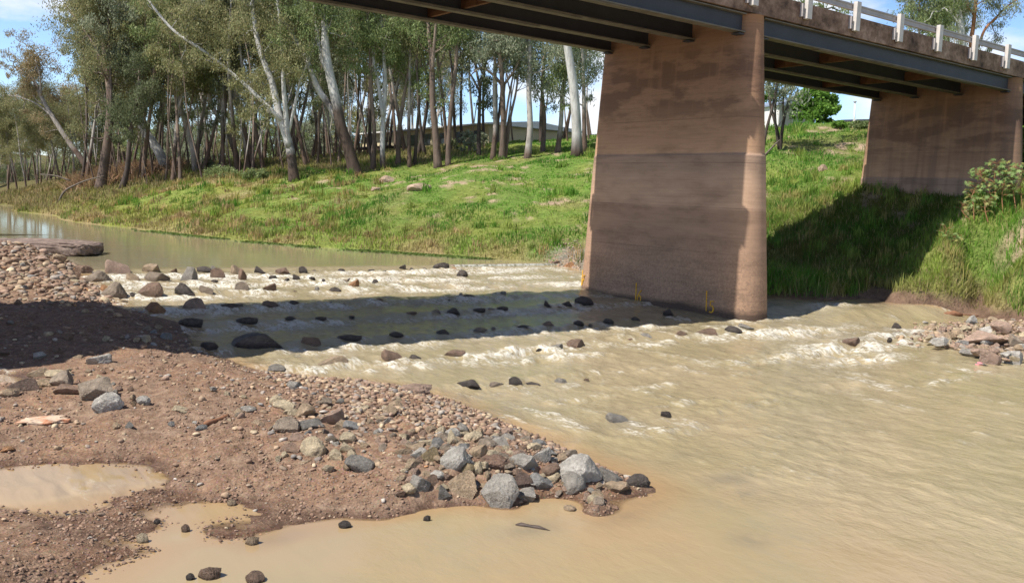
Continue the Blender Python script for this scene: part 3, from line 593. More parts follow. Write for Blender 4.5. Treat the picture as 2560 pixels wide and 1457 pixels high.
# ------------------------------------------------------------------ stones
def ico(sub):
    t = (1 + 5 ** .5) / 2
    V = [(-1, t, 0), (1, t, 0), (-1, -t, 0), (1, -t, 0), (0, -1, t), (0, 1, t), (0, -1, -t), (0, 1, -t), (t, 0, -1), (t, 0, 1), (-t, 0, -1), (-t, 0, 1)]
    Fc = [(0, 11, 5), (0, 5, 1), (0, 1, 7), (0, 7, 10), (0, 10, 11), (1, 5, 9), (5, 11, 4), (11, 10, 2), (10, 7, 6), (7, 1, 8), (3, 9, 4), (3, 4, 2), (3, 2, 6), (3, 6, 8), (3, 8, 9), (4, 9, 5), (2, 4, 11), (6, 2, 10), (8, 6, 7), (9, 8, 1)]
    V = [np.array(v) / np.linalg.norm(v) for v in V]
    for _ in range(sub):
        mid = {}; F2 = []
        def m(a, b):
            k = (min(a, b), max(a, b))
            if k not in mid: v = V[a] + V[b]; V.append(v / np.linalg.norm(v)); mid[k] = len(V) - 1
            return mid[k]
        for a, b_, c in Fc: x, y, z = m(a, b_), m(b_, c), m(c, a); F2 += [(a, x, z), (b_, y, x), (c, z, y), (x, y, z)]
        Fc = F2
    return np.array(V), np.array(Fc)
ICO = {k: ico(k) for k in (0, 1, 3, 4)}
def rock_shape(seed, rounded=.15, sub=3, planes=15, flat=1.):
    r = np.random.default_rng(seed); V, Fc = ICO[sub]
    N = r.normal(size=(planes, 3)); N /= np.linalg.norm(N, axis=1)[:, None]; D = r.uniform(.5, 1., planes)
    dots = V @ N.T; rad = np.where(dots > .05, D / np.maximum(dots, .05), 9).min(1); rad = np.minimum(rad, 1.25)
    rad = rad * (1 - rounded) + .82 * rounded
    n = (fbm(V[:, 0] * 2 + seed, V[:, 1] * 2 + V[:, 2] * 1.7, seed, 4, .6) - .5) * (.10 + .2 * rounded) + (fbm(V[:, 0] * 7 + V[:, 2] * 5, V[:, 1] * 7 - V[:, 2] * 4, seed + 9, 3) - .5) * .09
    P = V * (rad + n)[:, None]; P /= np.abs(P).max(0); P[:, 2] *= flat
    return P, Fc
def shade(o, ang=24):
    me = o.data; me.polygons.foreach_set('use_smooth', np.ones(len(me.polygons), bool))
    try: me.set_sharp_from_angle(angle=math.radians(ang))
    except Exception: pass
PROTO = {}
for kind, (rd, pl, n) in {'angular': (.0, 10, 12), 'rounded': (.4, 16, 7), 'slab': (.02, 9, 6), 'peaked': (.05, 10, 5)}.items():
    PROTO[kind] = []
    for i in range(n):
        P_, Fc = rock_shape(100 + 17 * i + len(kind), rd, 4 if kind != 'slab' else 3, pl)
        if kind == 'peaked': k_ = np.clip((1.45 - P_[:, 2]) / 1.6, .3, 1)[:, None]; P_[:, :2] *= k_ ** .7; P_[:, 0] += .18 * P_[:, 2]; P_[:, :2] /= np.abs(P_[:, :2]).max(0)
        o = mk('rock_mesh', P_, Fc, MT['rock'], link=False); shade(o); PROTO[kind].append(o.data)
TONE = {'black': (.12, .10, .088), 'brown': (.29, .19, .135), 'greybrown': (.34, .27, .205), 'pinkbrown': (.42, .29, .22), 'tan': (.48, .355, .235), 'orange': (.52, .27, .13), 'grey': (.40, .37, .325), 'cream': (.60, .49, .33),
        'lightgrey': (.54, .505, .45), 'bluegrey': (.28, .275, .265), 'darkgrey': (.215, .20, .18), 'olive': (.33, .25, .14), 'darkbrown': (.17, .115, .09), 'clod': (.25, .155, .11)}
TW = {'black': 'black wet', 'greybrown': 'grey-brown', 'pinkbrown': 'pinkish brown', 'bluegrey': 'blue-grey', 'darkgrey': 'dark grey', 'lightgrey': 'pale grey', 'darkbrown': 'dark brown', 'clod': 'earthy brown'}
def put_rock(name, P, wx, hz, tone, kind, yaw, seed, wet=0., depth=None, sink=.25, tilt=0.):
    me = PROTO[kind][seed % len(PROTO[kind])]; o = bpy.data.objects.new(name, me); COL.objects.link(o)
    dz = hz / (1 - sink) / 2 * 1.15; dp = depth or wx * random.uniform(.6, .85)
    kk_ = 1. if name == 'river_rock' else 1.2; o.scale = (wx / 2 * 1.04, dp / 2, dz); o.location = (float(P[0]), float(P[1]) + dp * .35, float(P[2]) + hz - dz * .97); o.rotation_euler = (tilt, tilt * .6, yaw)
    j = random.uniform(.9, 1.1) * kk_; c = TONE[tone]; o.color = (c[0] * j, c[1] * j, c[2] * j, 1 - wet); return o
ORD = ['first', 'second', 'third', 'fourth', 'fifth', 'sixth', 'seventh', 'eighth', 'ninth', 'tenth', 'eleventh', 'twelfth', 'thirteenth', 'fourteenth', 'fifteenth', 'sixteenth', 'seventeenth', 'eighteenth', 'nineteenth', 'twentieth']
byrow = {}
for r_ in ROCKS: byrow.setdefault(r_[0], []).append(r_)
sd_ = 0
for row, lst in byrow.items():
    lst.sort(key=lambda r_: r_[1])
    for i, (_, u, v, wp, hp, tn) in enumerate(lst):
        q = on_water(u, v); D = np.linalg.norm(q - [0, 0, CH]); wx, hz = wp / F * D, hp / F * D * 1.02; sd_ += 1
        asp = hz / wx; kind = 'slab' if wp > 100 else 'rounded' if (tn == 'black' and asp < .34) or 'shallows' in row else 'angular'
        wet = .85 if tn == 'black' else .4
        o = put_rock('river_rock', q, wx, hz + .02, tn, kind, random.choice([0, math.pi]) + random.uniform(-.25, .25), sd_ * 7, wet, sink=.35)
        ww = TW.get(tn, tn); sz = 'large ' if wp > 50 else 'small ' if wp < 22 else ''
        tag(o, '%s%s rock, %s from the left in the %s' % (sz, ww, ORD[i], row), 'rock', 'rocks standing in the river')

# small half-sunk stones filling the rows
for nm_, (ua, va), (ub, vb), n_ in [('top row', (560, 684), (1100, 678), 13), ('second row', (600, 702), (1000, 706), 9), ('third row', (420, 738), (860, 730), 9), ('fourth row', (560, 774), (1240, 742), 8), ('shaded row by the pier', (560, 812), (1420, 768), 7), ('nearest shaded row', (820, 856), (1620, 800), 8), ('sunlit row below the shadow', (900, 908), (1820, 834), 9), ('lower row', (1100, 972), (1480, 952), 4)]:
    for i in range(n_):
        f_ = (i + random.uniform(.1, .9)) / n_; u = ua + (ub - ua) * f_; v = va + (vb - va) * f_ + random.uniform(-4, 5); q = on_water(u, v); s_ = random.uniform(.12, .5); v += random.uniform(-4, 6)
        if any(abs(u - r_[1]) < r_[3] * .5 + 6 and abs(v - r_[2]) < 12 for r_ in ROCKS): continue
        o = put_rock('river_rock', q, s_, s_ * random.uniform(.16, .34), random.choice(['black', 'black', 'brown', 'greybrown']), random.choice(['rounded', 'angular', 'slab']), random.uniform(0, 6), random.randrange(99), .8, sink=.55)
        tag(o, 'small half-sunk stone in a gap of the %s of the rapids' % nm_, 'rock', 'small half-sunk stones of the %s' % nm_)
# named stones of the gravel bank and the spit: (u, v_base, w, h, tone, kind, label)
HS = [(1243,1269,97,78,'grey','angular','big grey boulder with pale veins at the lower edge of the spit'),
 (1158,1254,76,60,'tan','angular','big tan boulder left of the veined grey boulder'),
 (1450,1222,104,70,'lightgrey','angular','large pale grey block near the tip of the spit'),
 (1428,1240,66,50,'grey','angular','grey pyramid-shaped boulder under the large pale grey block'),
 (1360,1250,76,44,'bluegrey','slab','blue-grey wedge of stone right of the veined boulder'),
 (1522,1216,66,44,'darkgrey','angular','dark grey hollowed boulder by the tip of the spit'),
 (1546,1238,72,34,'tan','angular','tan-topped boulder at the water by the tip of the spit'),
 (1596,1226,58,30,'black','rounded','wet dark boulder farthest out at the tip of the spit'),
 (1424,1250,52,24,'pinkbrown','rounded','pinkish boulder below the grey pyramid-shaped boulder'),
 (1427,1276,32,14,'tan','slab','tan slab lying at the water below the spit'),
 (1311,1254,58,34,'grey','angular','grey broken stone right beside the veined boulder'),
 (1106,1252,42,40,'darkgrey','angular','dark grey stone left of the big tan boulder'),
 (1050,1242,54,46,'grey','angular','leaning grey stone at the left end of the boulder row'),
 (1075,1232,40,26,'brown','angular','brown stone behind the leaning grey stone'),
 (1140,1196,78,56,'lightgrey','angular','pale grey boulder behind the big tan boulder'),
 (1168,1204,50,30,'olive','slab','olive-brown slab leaning on the pale grey boulder'),
 (1192,1202,34,34,'cream','peaked','cream upright splinter of stone'),
 (1236,1178,72,38,'clod','rounded','large earthy clod behind the veined boulder'),
 (1310,1184,76,52,'grey','angular','grey boulder with flat top in the middle of the spit'),
 (1355,1158,46,40,'lightgrey','angular','pale grey stone beside the dark hollow'),
 (1288,1192,42,24,'brown','angular','brown stone left of the flat-topped grey boulder'),
 (1303,1220,52,34,'darkbrown','angular','dark brown cube-like stone over the veined boulder'),
 (1378,1224,40,26,'cream','slab','cream slab above the blue-grey wedge'),
 (895,1186,70,40,'darkgrey','slab','dark grey slab lying alone on the gravel'),
 (860,1138,48,24,'cream','slab','cream flat stone above the lone dark slab'),
 (1075,1162,46,34,'olive','angular','olive-brown stone in the stony middle of the spit'),
 (1130,1118,34,42,'cream','peaked','tall cream stone in the middle of the spit'),
 (1222,1120,52,26,'greybrown','slab','grey-brown slab upper right of the tall cream stone'),
 (1098,1117,38,26,'bluegrey','angular','blue-grey stone beside the tall cream stone'),
 (1195,1152,50,44,'tan','angular','tan boulder above the pale grey boulder'),
 (1158,1140,34,30,'bluegrey','angular','small blue-grey stone left of the tan boulder'),
 (825,1068,60,40,'pinkbrown','angular','pinkish grey boulder in the upper gravel'),
 (870,1080,52,26,'bluegrey','slab','blue-grey flat stone right of the pinkish boulder'),
 (1043,986,84,26,'pinkbrown','rounded','low pinkish stone lying at the water on the spit edge'),
 (225,1002,80,60,'greybrown','angular','biggest brown boulder on the left bank'),
 (260,1030,64,38,'lightgrey','rounded','whitish boulder below the biggest brown boulder'),
 (151,970,62,38,'greybrown','slab','tilted grey-brown slab left of the biggest boulder'),
 (52,983,64,30,'darkbrown','angular','dark brown boulder at the left picture edge'),
 (93,942,52,24,'tan','slab','tan slab on the edge of the bridge shadow'),
 (138,943,60,16,'cream','slab','cream slab beside the tan slab'),
 (20,994,42,20,'tan','rounded','tan cobble below the dark brown boulder'),
 (105,970,38,18,'tan','rounded','tan cobble between the dark boulder and the tilted slab'),
 (150,986,84,16,'brown','slab','flat brown ledge under the tilted slab'),
 (242,912,56,24,'lightgrey','angular','pale grey stone on the edge of the shadow'),
 (778,1146,68,44,'cream','rounded','pale round boulder at the left of the stony spit'),
 (711,1090,60,36,'greybrown','angular','grey-brown boulder at the upper left of the spit'),
 (770,1077,64,30,'darkgrey','angular','blackish broken stone beside the grey-brown boulder'),
 (706,1030,52,28,'cream','slab','cream slab at the top of the spit'),
 (735,975,40,20,'grey','angular','grey stone close to the upper waterline'),
 (756,1050,50,34,'tan','slab','light tan block between two boulders'),
 (440,1036,42,20,'cream','slab','cream-grey stone on the bare gravel'),
 (620,1031,40,16,'grey','slab','grey flat stone above the stick'),
 (355,1010,30,20,'lightgrey','rounded','pale cobble right of the whitish boulder'),
 (140,652,32,16,'tan','rounded','tan boulder beside the concrete slab'),
 (100,655,36,14,'pinkbrown','slab','pinkish slab at the far edge of the gravel'),
 (10,1135,30,10,'orange','slab','yellowish flat stone at the left edge above the puddle')]
gz = lambda x, y: float(gnear(np.array([x]), np.array([y]), False)[0])
taken = []
for i, (u, v, wp, hp, tn, kd, lb) in enumerate(HS):
    q = hit(u, v, gnear, 6, 45); lvq = float(lev(q[0], q[1])); q[2] = max(q[2], lvq - .02)
    if q[2] <= lvq + .0: q = on_water(u, v)
    D = np.linalg.norm(q - [0, 0, CH]); wx, hz = wp / F * D, hp / F * D
    hz *= .95; wx *= 1.06
    o = put_rock('boulder' if wp > 44 else 'stone', q, wx, hz, tn, kd, random.uniform(-.35, .35) + random.choice([0, math.pi]), i * 5 + 3, .12 if v > 1225 and u > 1000 else .0, sink=.22, depth=wx * .8)
    tag(o, lb, 'boulder' if wp > 44 else 'stone', 'stones of the gravel bank'); taken.append((q[0], q[1], wx * .5))
# loose middle-sized stones, each its own
zones = [((690, 1000, 1000, 1180), 'in the upper stony part of the spit', 60, .11, .24), ((1000, 1080, 1430, 1250), 'among the boulders of the spit', 120, .12, .27), ((1370, 1225, 1500, 1276), 'on the outer foot of the spit', 14, .10, .2), ((250, 930, 700, 1090), 'on the bare earth above the stick', 26, .09, .17), ((0, 665, 250, 758), 'on the sunlit far gravel', 22, .14, .30), ((0, 780, 420, 920), 'in the shade on the bank', 16, .16, .32), ((60, 920, 330, 990), 'around the biggest brown boulder', 12, .09, .17)]
tones = ['tan', 'grey', 'brown', 'cream', 'bluegrey', 'pinkbrown', 'greybrown', 'darkgrey', 'lightgrey']; tp = [.24, .09, .13, .17, .05, .13, .11, .02, .06]
for (x0, y0, x1, y1), where, n, s0, s1 in zones:
    k = 0; tries = 0
    while k < n and tries < 2000:
        tries += 1; u, v = random.uniform(x0, x1), random.uniform(y0, y1); q = hit(u, v, gnear, 6, 45)
        if q[2] < lev(q[0], q[1]) + .03: continue
        s = s0 + (s1 - s0) * random.random() ** 2
        if any(math.hypot(q[0] - t[0], q[1] - t[1]) < .52 * (t[2] + s * .5) for t in taken): continue
        tn = tones[rng.choice(9, p=tp)]; kd = random.choice(['angular', 'angular', 'slab', 'angular', 'rounded'])
        o = put_rock('stone', q, s, s * random.uniform(.3, .5), tn, kd, random.uniform(0, 6.3), random.randrange(99), 0, sink=.3, tilt=random.uniform(-.35, .35))
        o.location.y = float(q[1]); kw_ = {'angular': 'jagged', 'slab': 'flat', 'rounded': 'rounded'}[kd]; sw_ = 'small' if s < (s0 + s1) * .45 else 'larger'; tag(o, '%s %s %s stone lying loose %s' % (sw_, kw_, TW.get(tn, tn), where), 'stone', '%s %s %s stones %s' % (sw_, kw_, TW.get(tn, tn), where)); taken.append((q[0], q[1], s * .5)); k += 1
# rubble spit at the right edge
RH = [(2483,859,118,30,'pinkbrown','slab','long pinkish slab on the right rubble heap'), (2478,911,52,40,'pinkbrown','angular','pink-painted boulder at the water by the right edge'), (2541,909,52,36,'lightgrey','angular','grey boulder at the lower right of the rubble heap'), (2440,893,54,18,'grey','slab','grey slab left of the pink-painted boulder'), (2455,915,32,10,'grey','slab','flat wet stone before the pink-painted boulder'),
      (2412,877,44,20,'pinkbrown','angular','pinkish block on the lower edge of the rubble heap'), (2355,860,46,18,'lightgrey','angular','pale block at the left of the rubble heap'), (2508,826,44,24,'pinkbrown','slab','pinkish leaning slab at the top of the rubble heap'), (2330,848,30,12,'cream','slab','cream stone at the outer end of the rubble heap'), (2485,840,18,12,'cream','peaked','small cream block standing above the long slab'), (2421,828,40,16,'cream','slab','cream slab in the middle of the rubble heap'), (2540,862,40,26,'greybrown','angular','grey-brown block at the right picture edge')]
rub_spots = []
pk = None
for i, (u, v, wp, hp, tn, kd, lb) in enumerate(RH):
    q = on_water(u, v); up = .0 if v > 870 else .14; q[2] += up; q = on_z(u, v, q[2]); D = np.linalg.norm(q - [0, 0, CH]); wx, hz = wp / F * D, hp / F * D
    o = put_rock('boulder', q, wx, hz, tn, kd, random.uniform(-.2, .2), i * 3 + 1, .3 if v > 880 else 0, sink=.2); tag(o, lb, 'boulder', 'rubble heap by the right edge')
    if 'pink-painted' in lb: pk = o
# pink paint on one boulder: a thin shell over its left lower side
me = pk.data; n_v = len(me.vertices); co = np.empty(n_v * 3); me.vertices.foreach_get('co', co); co = co.reshape(-1, 3); Fc = np.array([list(p_.vertices) for p_ in me.polygons])
cen = co[Fc].mean(1); sel = (cen[:, 0] < .15) & (cen[:, 1] < -.1) & (cen[:, 2] > -.35) & (fbm(cen[:, 0] * 3, cen[:, 2] * 4, 5, 3) > .42)
po = mk('paint_patch', co * 1.02, Fc[sel], MT['pink'], pk); po['label'] = 'bright pink spray paint'
def heap_w(u, v): return True
k = 0; poly = [(2270, 822), (2330, 812), (2400, 808), (2470, 798), (2570, 802), (2570, 900), (2500, 898), (2420, 880), (2350, 862), (2300, 850)]
def inside(x, y, pl):
    c = False; j = len(pl) - 1
    for i in range(len(pl)):
        if (pl[i][1] > y) != (pl[j][1] > y) and x < (pl[j][0] - pl[i][0]) * (y - pl[i][1]) / (pl[j][1] - pl[i][1]) + pl[i][0]: c = not c
        j = i
    return c
while k < 62:
    u, v = random.uniform(2265, 2570), random.uniform(798, 900)
    if not inside(u, v, poly): continue
    q = on_water(u, v); e = min(1, (u - 2265) / 160); q = on_z(u, v, q[2] + .12 * e); s = random.uniform(.12, .36) * (.6 + .5 * e)
    tn = random.choice(['pinkbrown', 'tan', 'cream', 'lightgrey', 'tan', 'cream', 'pinkbrown', 'cream'])
    o = put_rock('stone', q, s, s * random.uniform(.35, .5), tn, random.choice(['angular', 'slab', 'angular']), random.uniform(0, 6), random.randrange(99), .3 if e < .4 else 0, sink=.3, tilt=random.uniform(-.3, .3))
    tag(o, '%s stone in the rubble heap by the right edge' % TW.get(tn, tn), 'stone', '%s stones of the right rubble heap' % TW.get(tn, tn)); k += 1

def scatter_stones(name, P, size, cols, label, mat='stone', squash=.6):
    V0, F0 = ICO[1]; r = rng; n = len(P)
    shapes = []
    for i in range(14):
        r_ = np.random.default_rng(500 + i); N_ = r_.normal(size=(7, 3)); N_[:, 2] *= 1.3; N_ /= np.linalg.norm(N_, axis=1)[:, None]; D_ = r_.uniform(.42, .95, 7); dt_ = V0 @ N_.T
        p_ = V0 * np.minimum(np.where(dt_ > .05, D_ / np.maximum(dt_, .05), 9).min(1), 1.15)[:, None] * r_.uniform(.9, 1.1, (len(V0), 1)); shapes.append(p_ / np.abs(p_).max(0))
    shapes = np.array(shapes); idx = r.integers(0, 14, n); V = shapes[idx]
    an = r.uniform(0, 6.28, n); sc = np.c_[size * .5, size * .5 * r.uniform(.55, .95, n), size * .5 * r.uniform(.35, squash + .1, n)]
    V = V * sc[:, None, :]; ti = r.uniform(-.4, .4, n); cz, sz = np.cos(ti)[:, None], np.sin(ti)[:, None]
    V = np.stack([V[..., 0] * cz - V[..., 2] * sz, V[..., 1], V[..., 0] * sz + V[..., 2] * cz], -1)
    c, s = np.cos(an)[:, None], np.sin(an)[:, None]; V = np.stack([V[..., 0] * c - V[..., 1] * s, V[..., 0] * s + V[..., 1] * c, V[..., 2]], -1) + P[:, None, :]
    nv = len(V0); Fc = (F0[None] + (np.arange(n) * nv)[:, None, None]).reshape(-1, 3)
    o = mk(name, V.reshape(-1, 3), Fc, MT[mat], col=np.repeat(cols, nv, 0)); tag(o, label, 'gravel', kind='stuff'); return o
def tone_cols(n, names, p):
    t = np.array([TONE[k] for k in names])[rng.choice(len(names), n, p=p)]; du = rng.uniform(.15, .7, (n, 1)); return (t * (1 - du) + np.array([.26, .175, .12]) * du) * rng.uniform(.8, 1.2, (n, 1))
# gravel: small stones, thick on the stony stretches
N = 120000; th = np.radians(rng.uniform(-52, 20, N)); rr = 5.5 * (34 / 5.5) ** rng.random(N); gx, gy = rr * np.sin(th), rr * np.cos(th); z = gnear(gx, gy)
h = z - lev(gx, gy); dens = .18 + .9 * sstep(.42, .58, fbm(gx * .5, gy * .5, 77, 4))
stony = np.exp(-(((gx - (-.4)) / 1.9) ** 2 + ((gy - 10.4) / 1.7) ** 2)) + np.exp(-(((gx + 2.4) / 1.6) ** 2 + ((gy - 13) / 1.8) ** 2)) * .8 + sstep(17, 20, gy) * 1.0 + sstep(.3, .1, wof(gx, gy) - 99) * 0
smooth = np.exp(-(((gx + 2.6) / 1.6) ** 2 + ((gy - 9.6) / 1.6) ** 2))
dens = np.clip(dens * (.18 + .85 * stony) * (1 - .6 * smooth) + .10, 0, 1) * sstep(-.05, .02, h)
ok = rng.random(N) < dens; gx, gy, z = gx[ok], gy[ok], z[ok]; n = len(gx); st_ = np.clip(stony[ok], 0, 1)
size = (.012 + .05 * rng.random(n) ** 2.4 + st_ * .10 * rng.random(n) ** 2.2) * np.clip(np.hypot(gx, gy) / 10, .75, 2.2)
scatter_stones('gravel', np.c_[gx, gy, z + size * .08], size, tone_cols(n, ['brown', 'tan', 'cream', 'grey', 'bluegrey', 'pinkbrown', 'greybrown', 'clod', 'orange'], [.20, .17, .07, .09, .05, .13, .12, .16, .01]), 'loose gravel and chips of mixed stone strewn over the brown bank')
N = 9000; th = np.radians(rng.uniform(-46, 12, N)); rr = 8.2 * (32 / 8.2) ** rng.random(N); gx, gy = rr * np.sin(th), rr * np.cos(th); z = gnear(gx, gy); h = z - lev(gx, gy)
st2 = np.exp(-(((gx + .3) / 1.7) ** 2 + ((gy - 10.6) / 1.5) ** 2)) + .75 * np.exp(-(((gx + 2.2) / 1.5) ** 2 + ((gy - 13) / 1.6) ** 2)) + .9 * sstep(17, 20, gy) + .25
tk = np.array([t_[:3] for t_ in taken]); dmin = np.min(np.hypot(gx[:, None] - tk[:, 0], gy[:, None] - tk[:, 1]) - tk[:, 2] * .8, 1)
ok = (rng.random(N) < st2 * .42 * sstep(.35, .6, fbm(gx * .8, gy * .8, 33, 4)) * 1.3) & (h > .03) & (dmin > 0); gx, gy, z = gx[ok], gy[ok], z[ok]; n = len(gx)
scatter_stones('rubble', np.c_[gx, gy, z + .01], rng.uniform(.05, .13, n) * np.clip(np.hypot(gx, gy) / 11, .9, 1.9), tone_cols(n, ['brown', 'tan', 'cream', 'grey', 'bluegrey', 'pinkbrown', 'greybrown', 'clod', 'lightgrey'], [.13, .22, .14, .08, .04, .14, .13, .06, .06]), 'broken stones lying thick over the gravel bank', squash=.65)
# crumbs of wet earth
N = 90000; th = np.radians(rng.uniform(-52, 20, N)); rr = 5.2 * (20 / 5.2) ** rng.random(N); gx, gy = rr * np.sin(th), rr * np.cos(th); z = gnear(gx, gy); h = z - lev(gx, gy)
ok = (rng.random(N) < sstep(.38, .54, fbm(gx * 2.2, gy * 2.2, 91, 4)) * sstep(-.035, .0, h)); gx, gy, z = gx[ok], gy[ok], z[ok]; n = len(gx)
scatter_stones('earth_crumbs', np.c_[gx, gy, z], .010 + .045 * rng.random(n) ** 2.5, tone_cols(n, ['clod', 'brown', 'darkbrown'], [.5, .35, .15]), 'crumbs and small clods of brown earth', squash=.9)
N = 5000; u_ = rng.uniform(0, 620, N); v_ = rng.uniform(1150, 1457, N); P_ = np.array([on_z(a__, b__, 0.) for a__, b__ in zip(u_, v_)]); gg = gnear(P_[:, 0], P_[:, 1]); ok = (gg > -.05) & (gg < .0) & (rng.random(N) < .35); P_ = P_[ok]; P_[:, 2] = gg[ok] + .03; P_[:, 2] = np.maximum(P_[:, 2], -.005)
scatter_stones('mud_flecks', P_, rng.uniform(.015, .05, len(P_)), tone_cols(len(P_), ['clod', 'brown', 'darkbrown'], [.4, .3, .3]), 'small clods and chips standing out of the shallow puddle edges', squash=.5)
# small rubble stones between the rocks of the right heap
P_ = []
while len(P_) < 900:
    u, v = random.uniform(2240, 2575), random.uniform(796, 905)
    if inside(u, v, poly) or (random.random() < .12 and 2240 < u and 805 < v < 870): q = on_water(u, v); P_.append(on_z(u, v, q[2] + .07 * min(1, (u - 2240) / 160)))
P_ = np.array(P_); scatter_stones('rubble', P_, rng.uniform(.05, .2, 900), tone_cols(900, ['pinkbrown', 'tan', 'greybrown', 'grey', 'cream', 'darkbrown'], [.25, .2, .2, .15, .1, .1]), 'broken small rubble of the heap by the right edge')
# stones and gravel at the foot of the far bank by the weir
P_ = []
while len(P_) < 700:
    u, v = random.uniform(1370, 1450), random.uniform(600, 676)
    if random.random() < (v - 590) / 80: P_.append(hit(u, v, gfar, 25, 60))
P_ = np.array(P_); scatter_stones('bank_shingle', P_, rng.uniform(.05, .16, 700), tone_cols(700, ['greybrown', 'grey', 'tan', 'pinkbrown', 'brown'], [.25, .25, .2, .2, .1]), 'grey shingle at the foot of the grassy bank beside the weir')
for u, v, wp, hp, tn, lb in [(1424, 671, 30, 16, 'orange', 'orange stone at the right end of the weir'), (1418, 676, 14, 7, 'orange', 'small orange stone below the orange stone'), (1400, 641, 18, 9, 'cream', 'pale stone on the shingle above the weir'), (1420, 680, 10, 6, 'cream', 'white stone at the waterline near the pier'), (1392, 664, 30, 9, 'darkbrown', 'dark flat stone at the end of the weir')]:
    q = hit(u, v, gfar, 25, 60); D = np.linalg.norm(q); o = put_rock('stone', q, wp / F * D, hp / F * D, tn, 'angular', .3, u, 0); tag(o, lb, 'stone')
for u, v, wp, hp, Y, lb in [(965, 447, 40, 14, 54, 'pale boulder lying in the upper grass'), (1050, 488, 70, 16, 48, 'pinkish earth boulder in the green slope'), (940, 470, 34, 8, 51, 'low pale stone above the pinkish earth'), (2057, 446, 22, 12, 40, 'small pale boulder in the grass between the piers')]:
    q = on_y(u, v, Y); q[2] = float(gfar(np.array([q[0]]), np.array([q[1]]))[0]); D = np.linalg.norm(q); o = put_rock('boulder', q, wp / F * D, hp / F * D + .08, 'tan', 'rounded', .2, u, 0); o.color = (.5, .36, .26, 1); tag(o, lb, 'boulder')

# old concrete slab lying at the water's edge
V, Fc = ICO[4]; q0 = on_z(85, 640, .5); Pq = V.copy()
Pq = np.sign(Pq) * np.abs(Pq) ** .45; Pq /= np.abs(Pq).max(0)
nn = (fbm(V[:, 0] * 4, V[:, 1] * 4 + V[:, 2] * 3, 5, 4, .6) - .5)[:, None]; Pq = Pq * (1 + nn * np.array([.12, .22, .5])) * np.array([2.1, 1.15, .23])
ang = .12; Pq[:, :2] = Pq[:, :2] @ np.array([[math.cos(ang), math.sin(ang)], [-math.sin(ang), math.cos(ang)]])
b = Mat('old_concrete', .9, .2); p = b.pos(); n1 = b.noise(p, 3, 8, .7); n2 = b.noise(p, 14, 5, .65); sx = b.n('ShaderNodeNewGeometry'); sz = b.n('ShaderNodeSeparateXYZ'); b.l(sx.outputs['Normal'], sz.inputs[0])
MT['slab'] = b.fin(b.mix(1., b.ramp(n1, [(.3, (.13, .09, .075)), (.55, (.27, .20, .165)), (.75, (.46, .37, .30))]), b.ramp(n2, [(.3, .6), (.65, 1.25)]), 'MULTIPLY'), b.bump(n1, .9, .08, b.bump(n2, .6, .02)))
o = mk('concrete_slab', Pq, Fc, MT['slab']); shade(o, 40); o.location = (float(q0[0]) - .75, float(q0[1]) + 1.35, .68); tag(o, 'broken old concrete slab lying at the upstream edge of the gravel', 'slab')
# chalky stained stone flush in the mud
q = hit(105, 1052, gnear, 6, 30); P1, F1 = rock_shape(77, .35, 3, 9); P1[:, :2] *= (1 + 1.3 * (fbm(P1[:, 0] * 2.6, P1[:, 1] * 2.6, 8, 4, .6) - .5))[:, None]; P1 *= np.array([.30, .15, .035]); P1[:, 1] += .25 * P1[:, 0]
o = mk('chalky_stone', P1, F1, MT['chalk']); shade(o, 50); o.location = (float(q[0]), float(q[1]), float(q[2]) + .0); tag(o, 'white and orange stained flat stone bedded in the mud', 'stone')
# stick on the gravel
q1, q2 = hit(512, 1070, gnear, 6, 30), hit(570, 1048, gnear, 6, 30); mb = MB(); t = np.linspace(0, 1, 9)[:, None]; pts = q1 + (q2 - q1) * t; pts[:, 2] += .035; mb.tube(pts, .026 + .006 * np.sin(t[:, 0] * 9), 9)
tag(mb.build('stick', MT['wood'], smooth=True), 'broken brown stick lying on the bare gravel', 'stick')
q = on_water(1325, 1316); mb = MB(); mb.tube([q + [-.13, .03, -.005], q + [-.08, .02, .008], q + [0, 0, .004], q + [.08, -.03, .008], q + [.19, -.07, -.01]], [.015, .024, .018, .02, .008], 7)
tag(mb.build('driftwood', MT['darkwood'], smooth=True), 'short piece of driftwood floating below the boulder row', 'driftwood')
q = on_water(2385, 788); mb = MB(); mb.tube([q + [-.28, 0, .02], q + [0, .02, .05], q + [.25, .0, .02]], [.06, .09, .04], 8); mb.tube([q + [.15, 0, .03], q + [.45, .05, .03], q + [.8, .02, .01]], [.02, .018, .01], 6)
tag(mb.build('floating_branch', MT['wood'], smooth=True), 'dark branch floating in the quiet water by the right bank', 'branch')
q = on_y(1404, 668, 36.0); mb = MB(); s_ = .016; mb.tube([q + [.08, 0, .0], q + [.09, 0, .10], q + [.02, 0, .19], q + [-.07, 0, .24], q + [-.10, 0, .33], q + [-.04, 0, .36]], [.05, .05, .04, .035, .04, .02], 8)
tag(mb.build('bent_stick', MT['black'], smooth=True), 'small black bent stick standing on the shingle by the weir', 'stick')
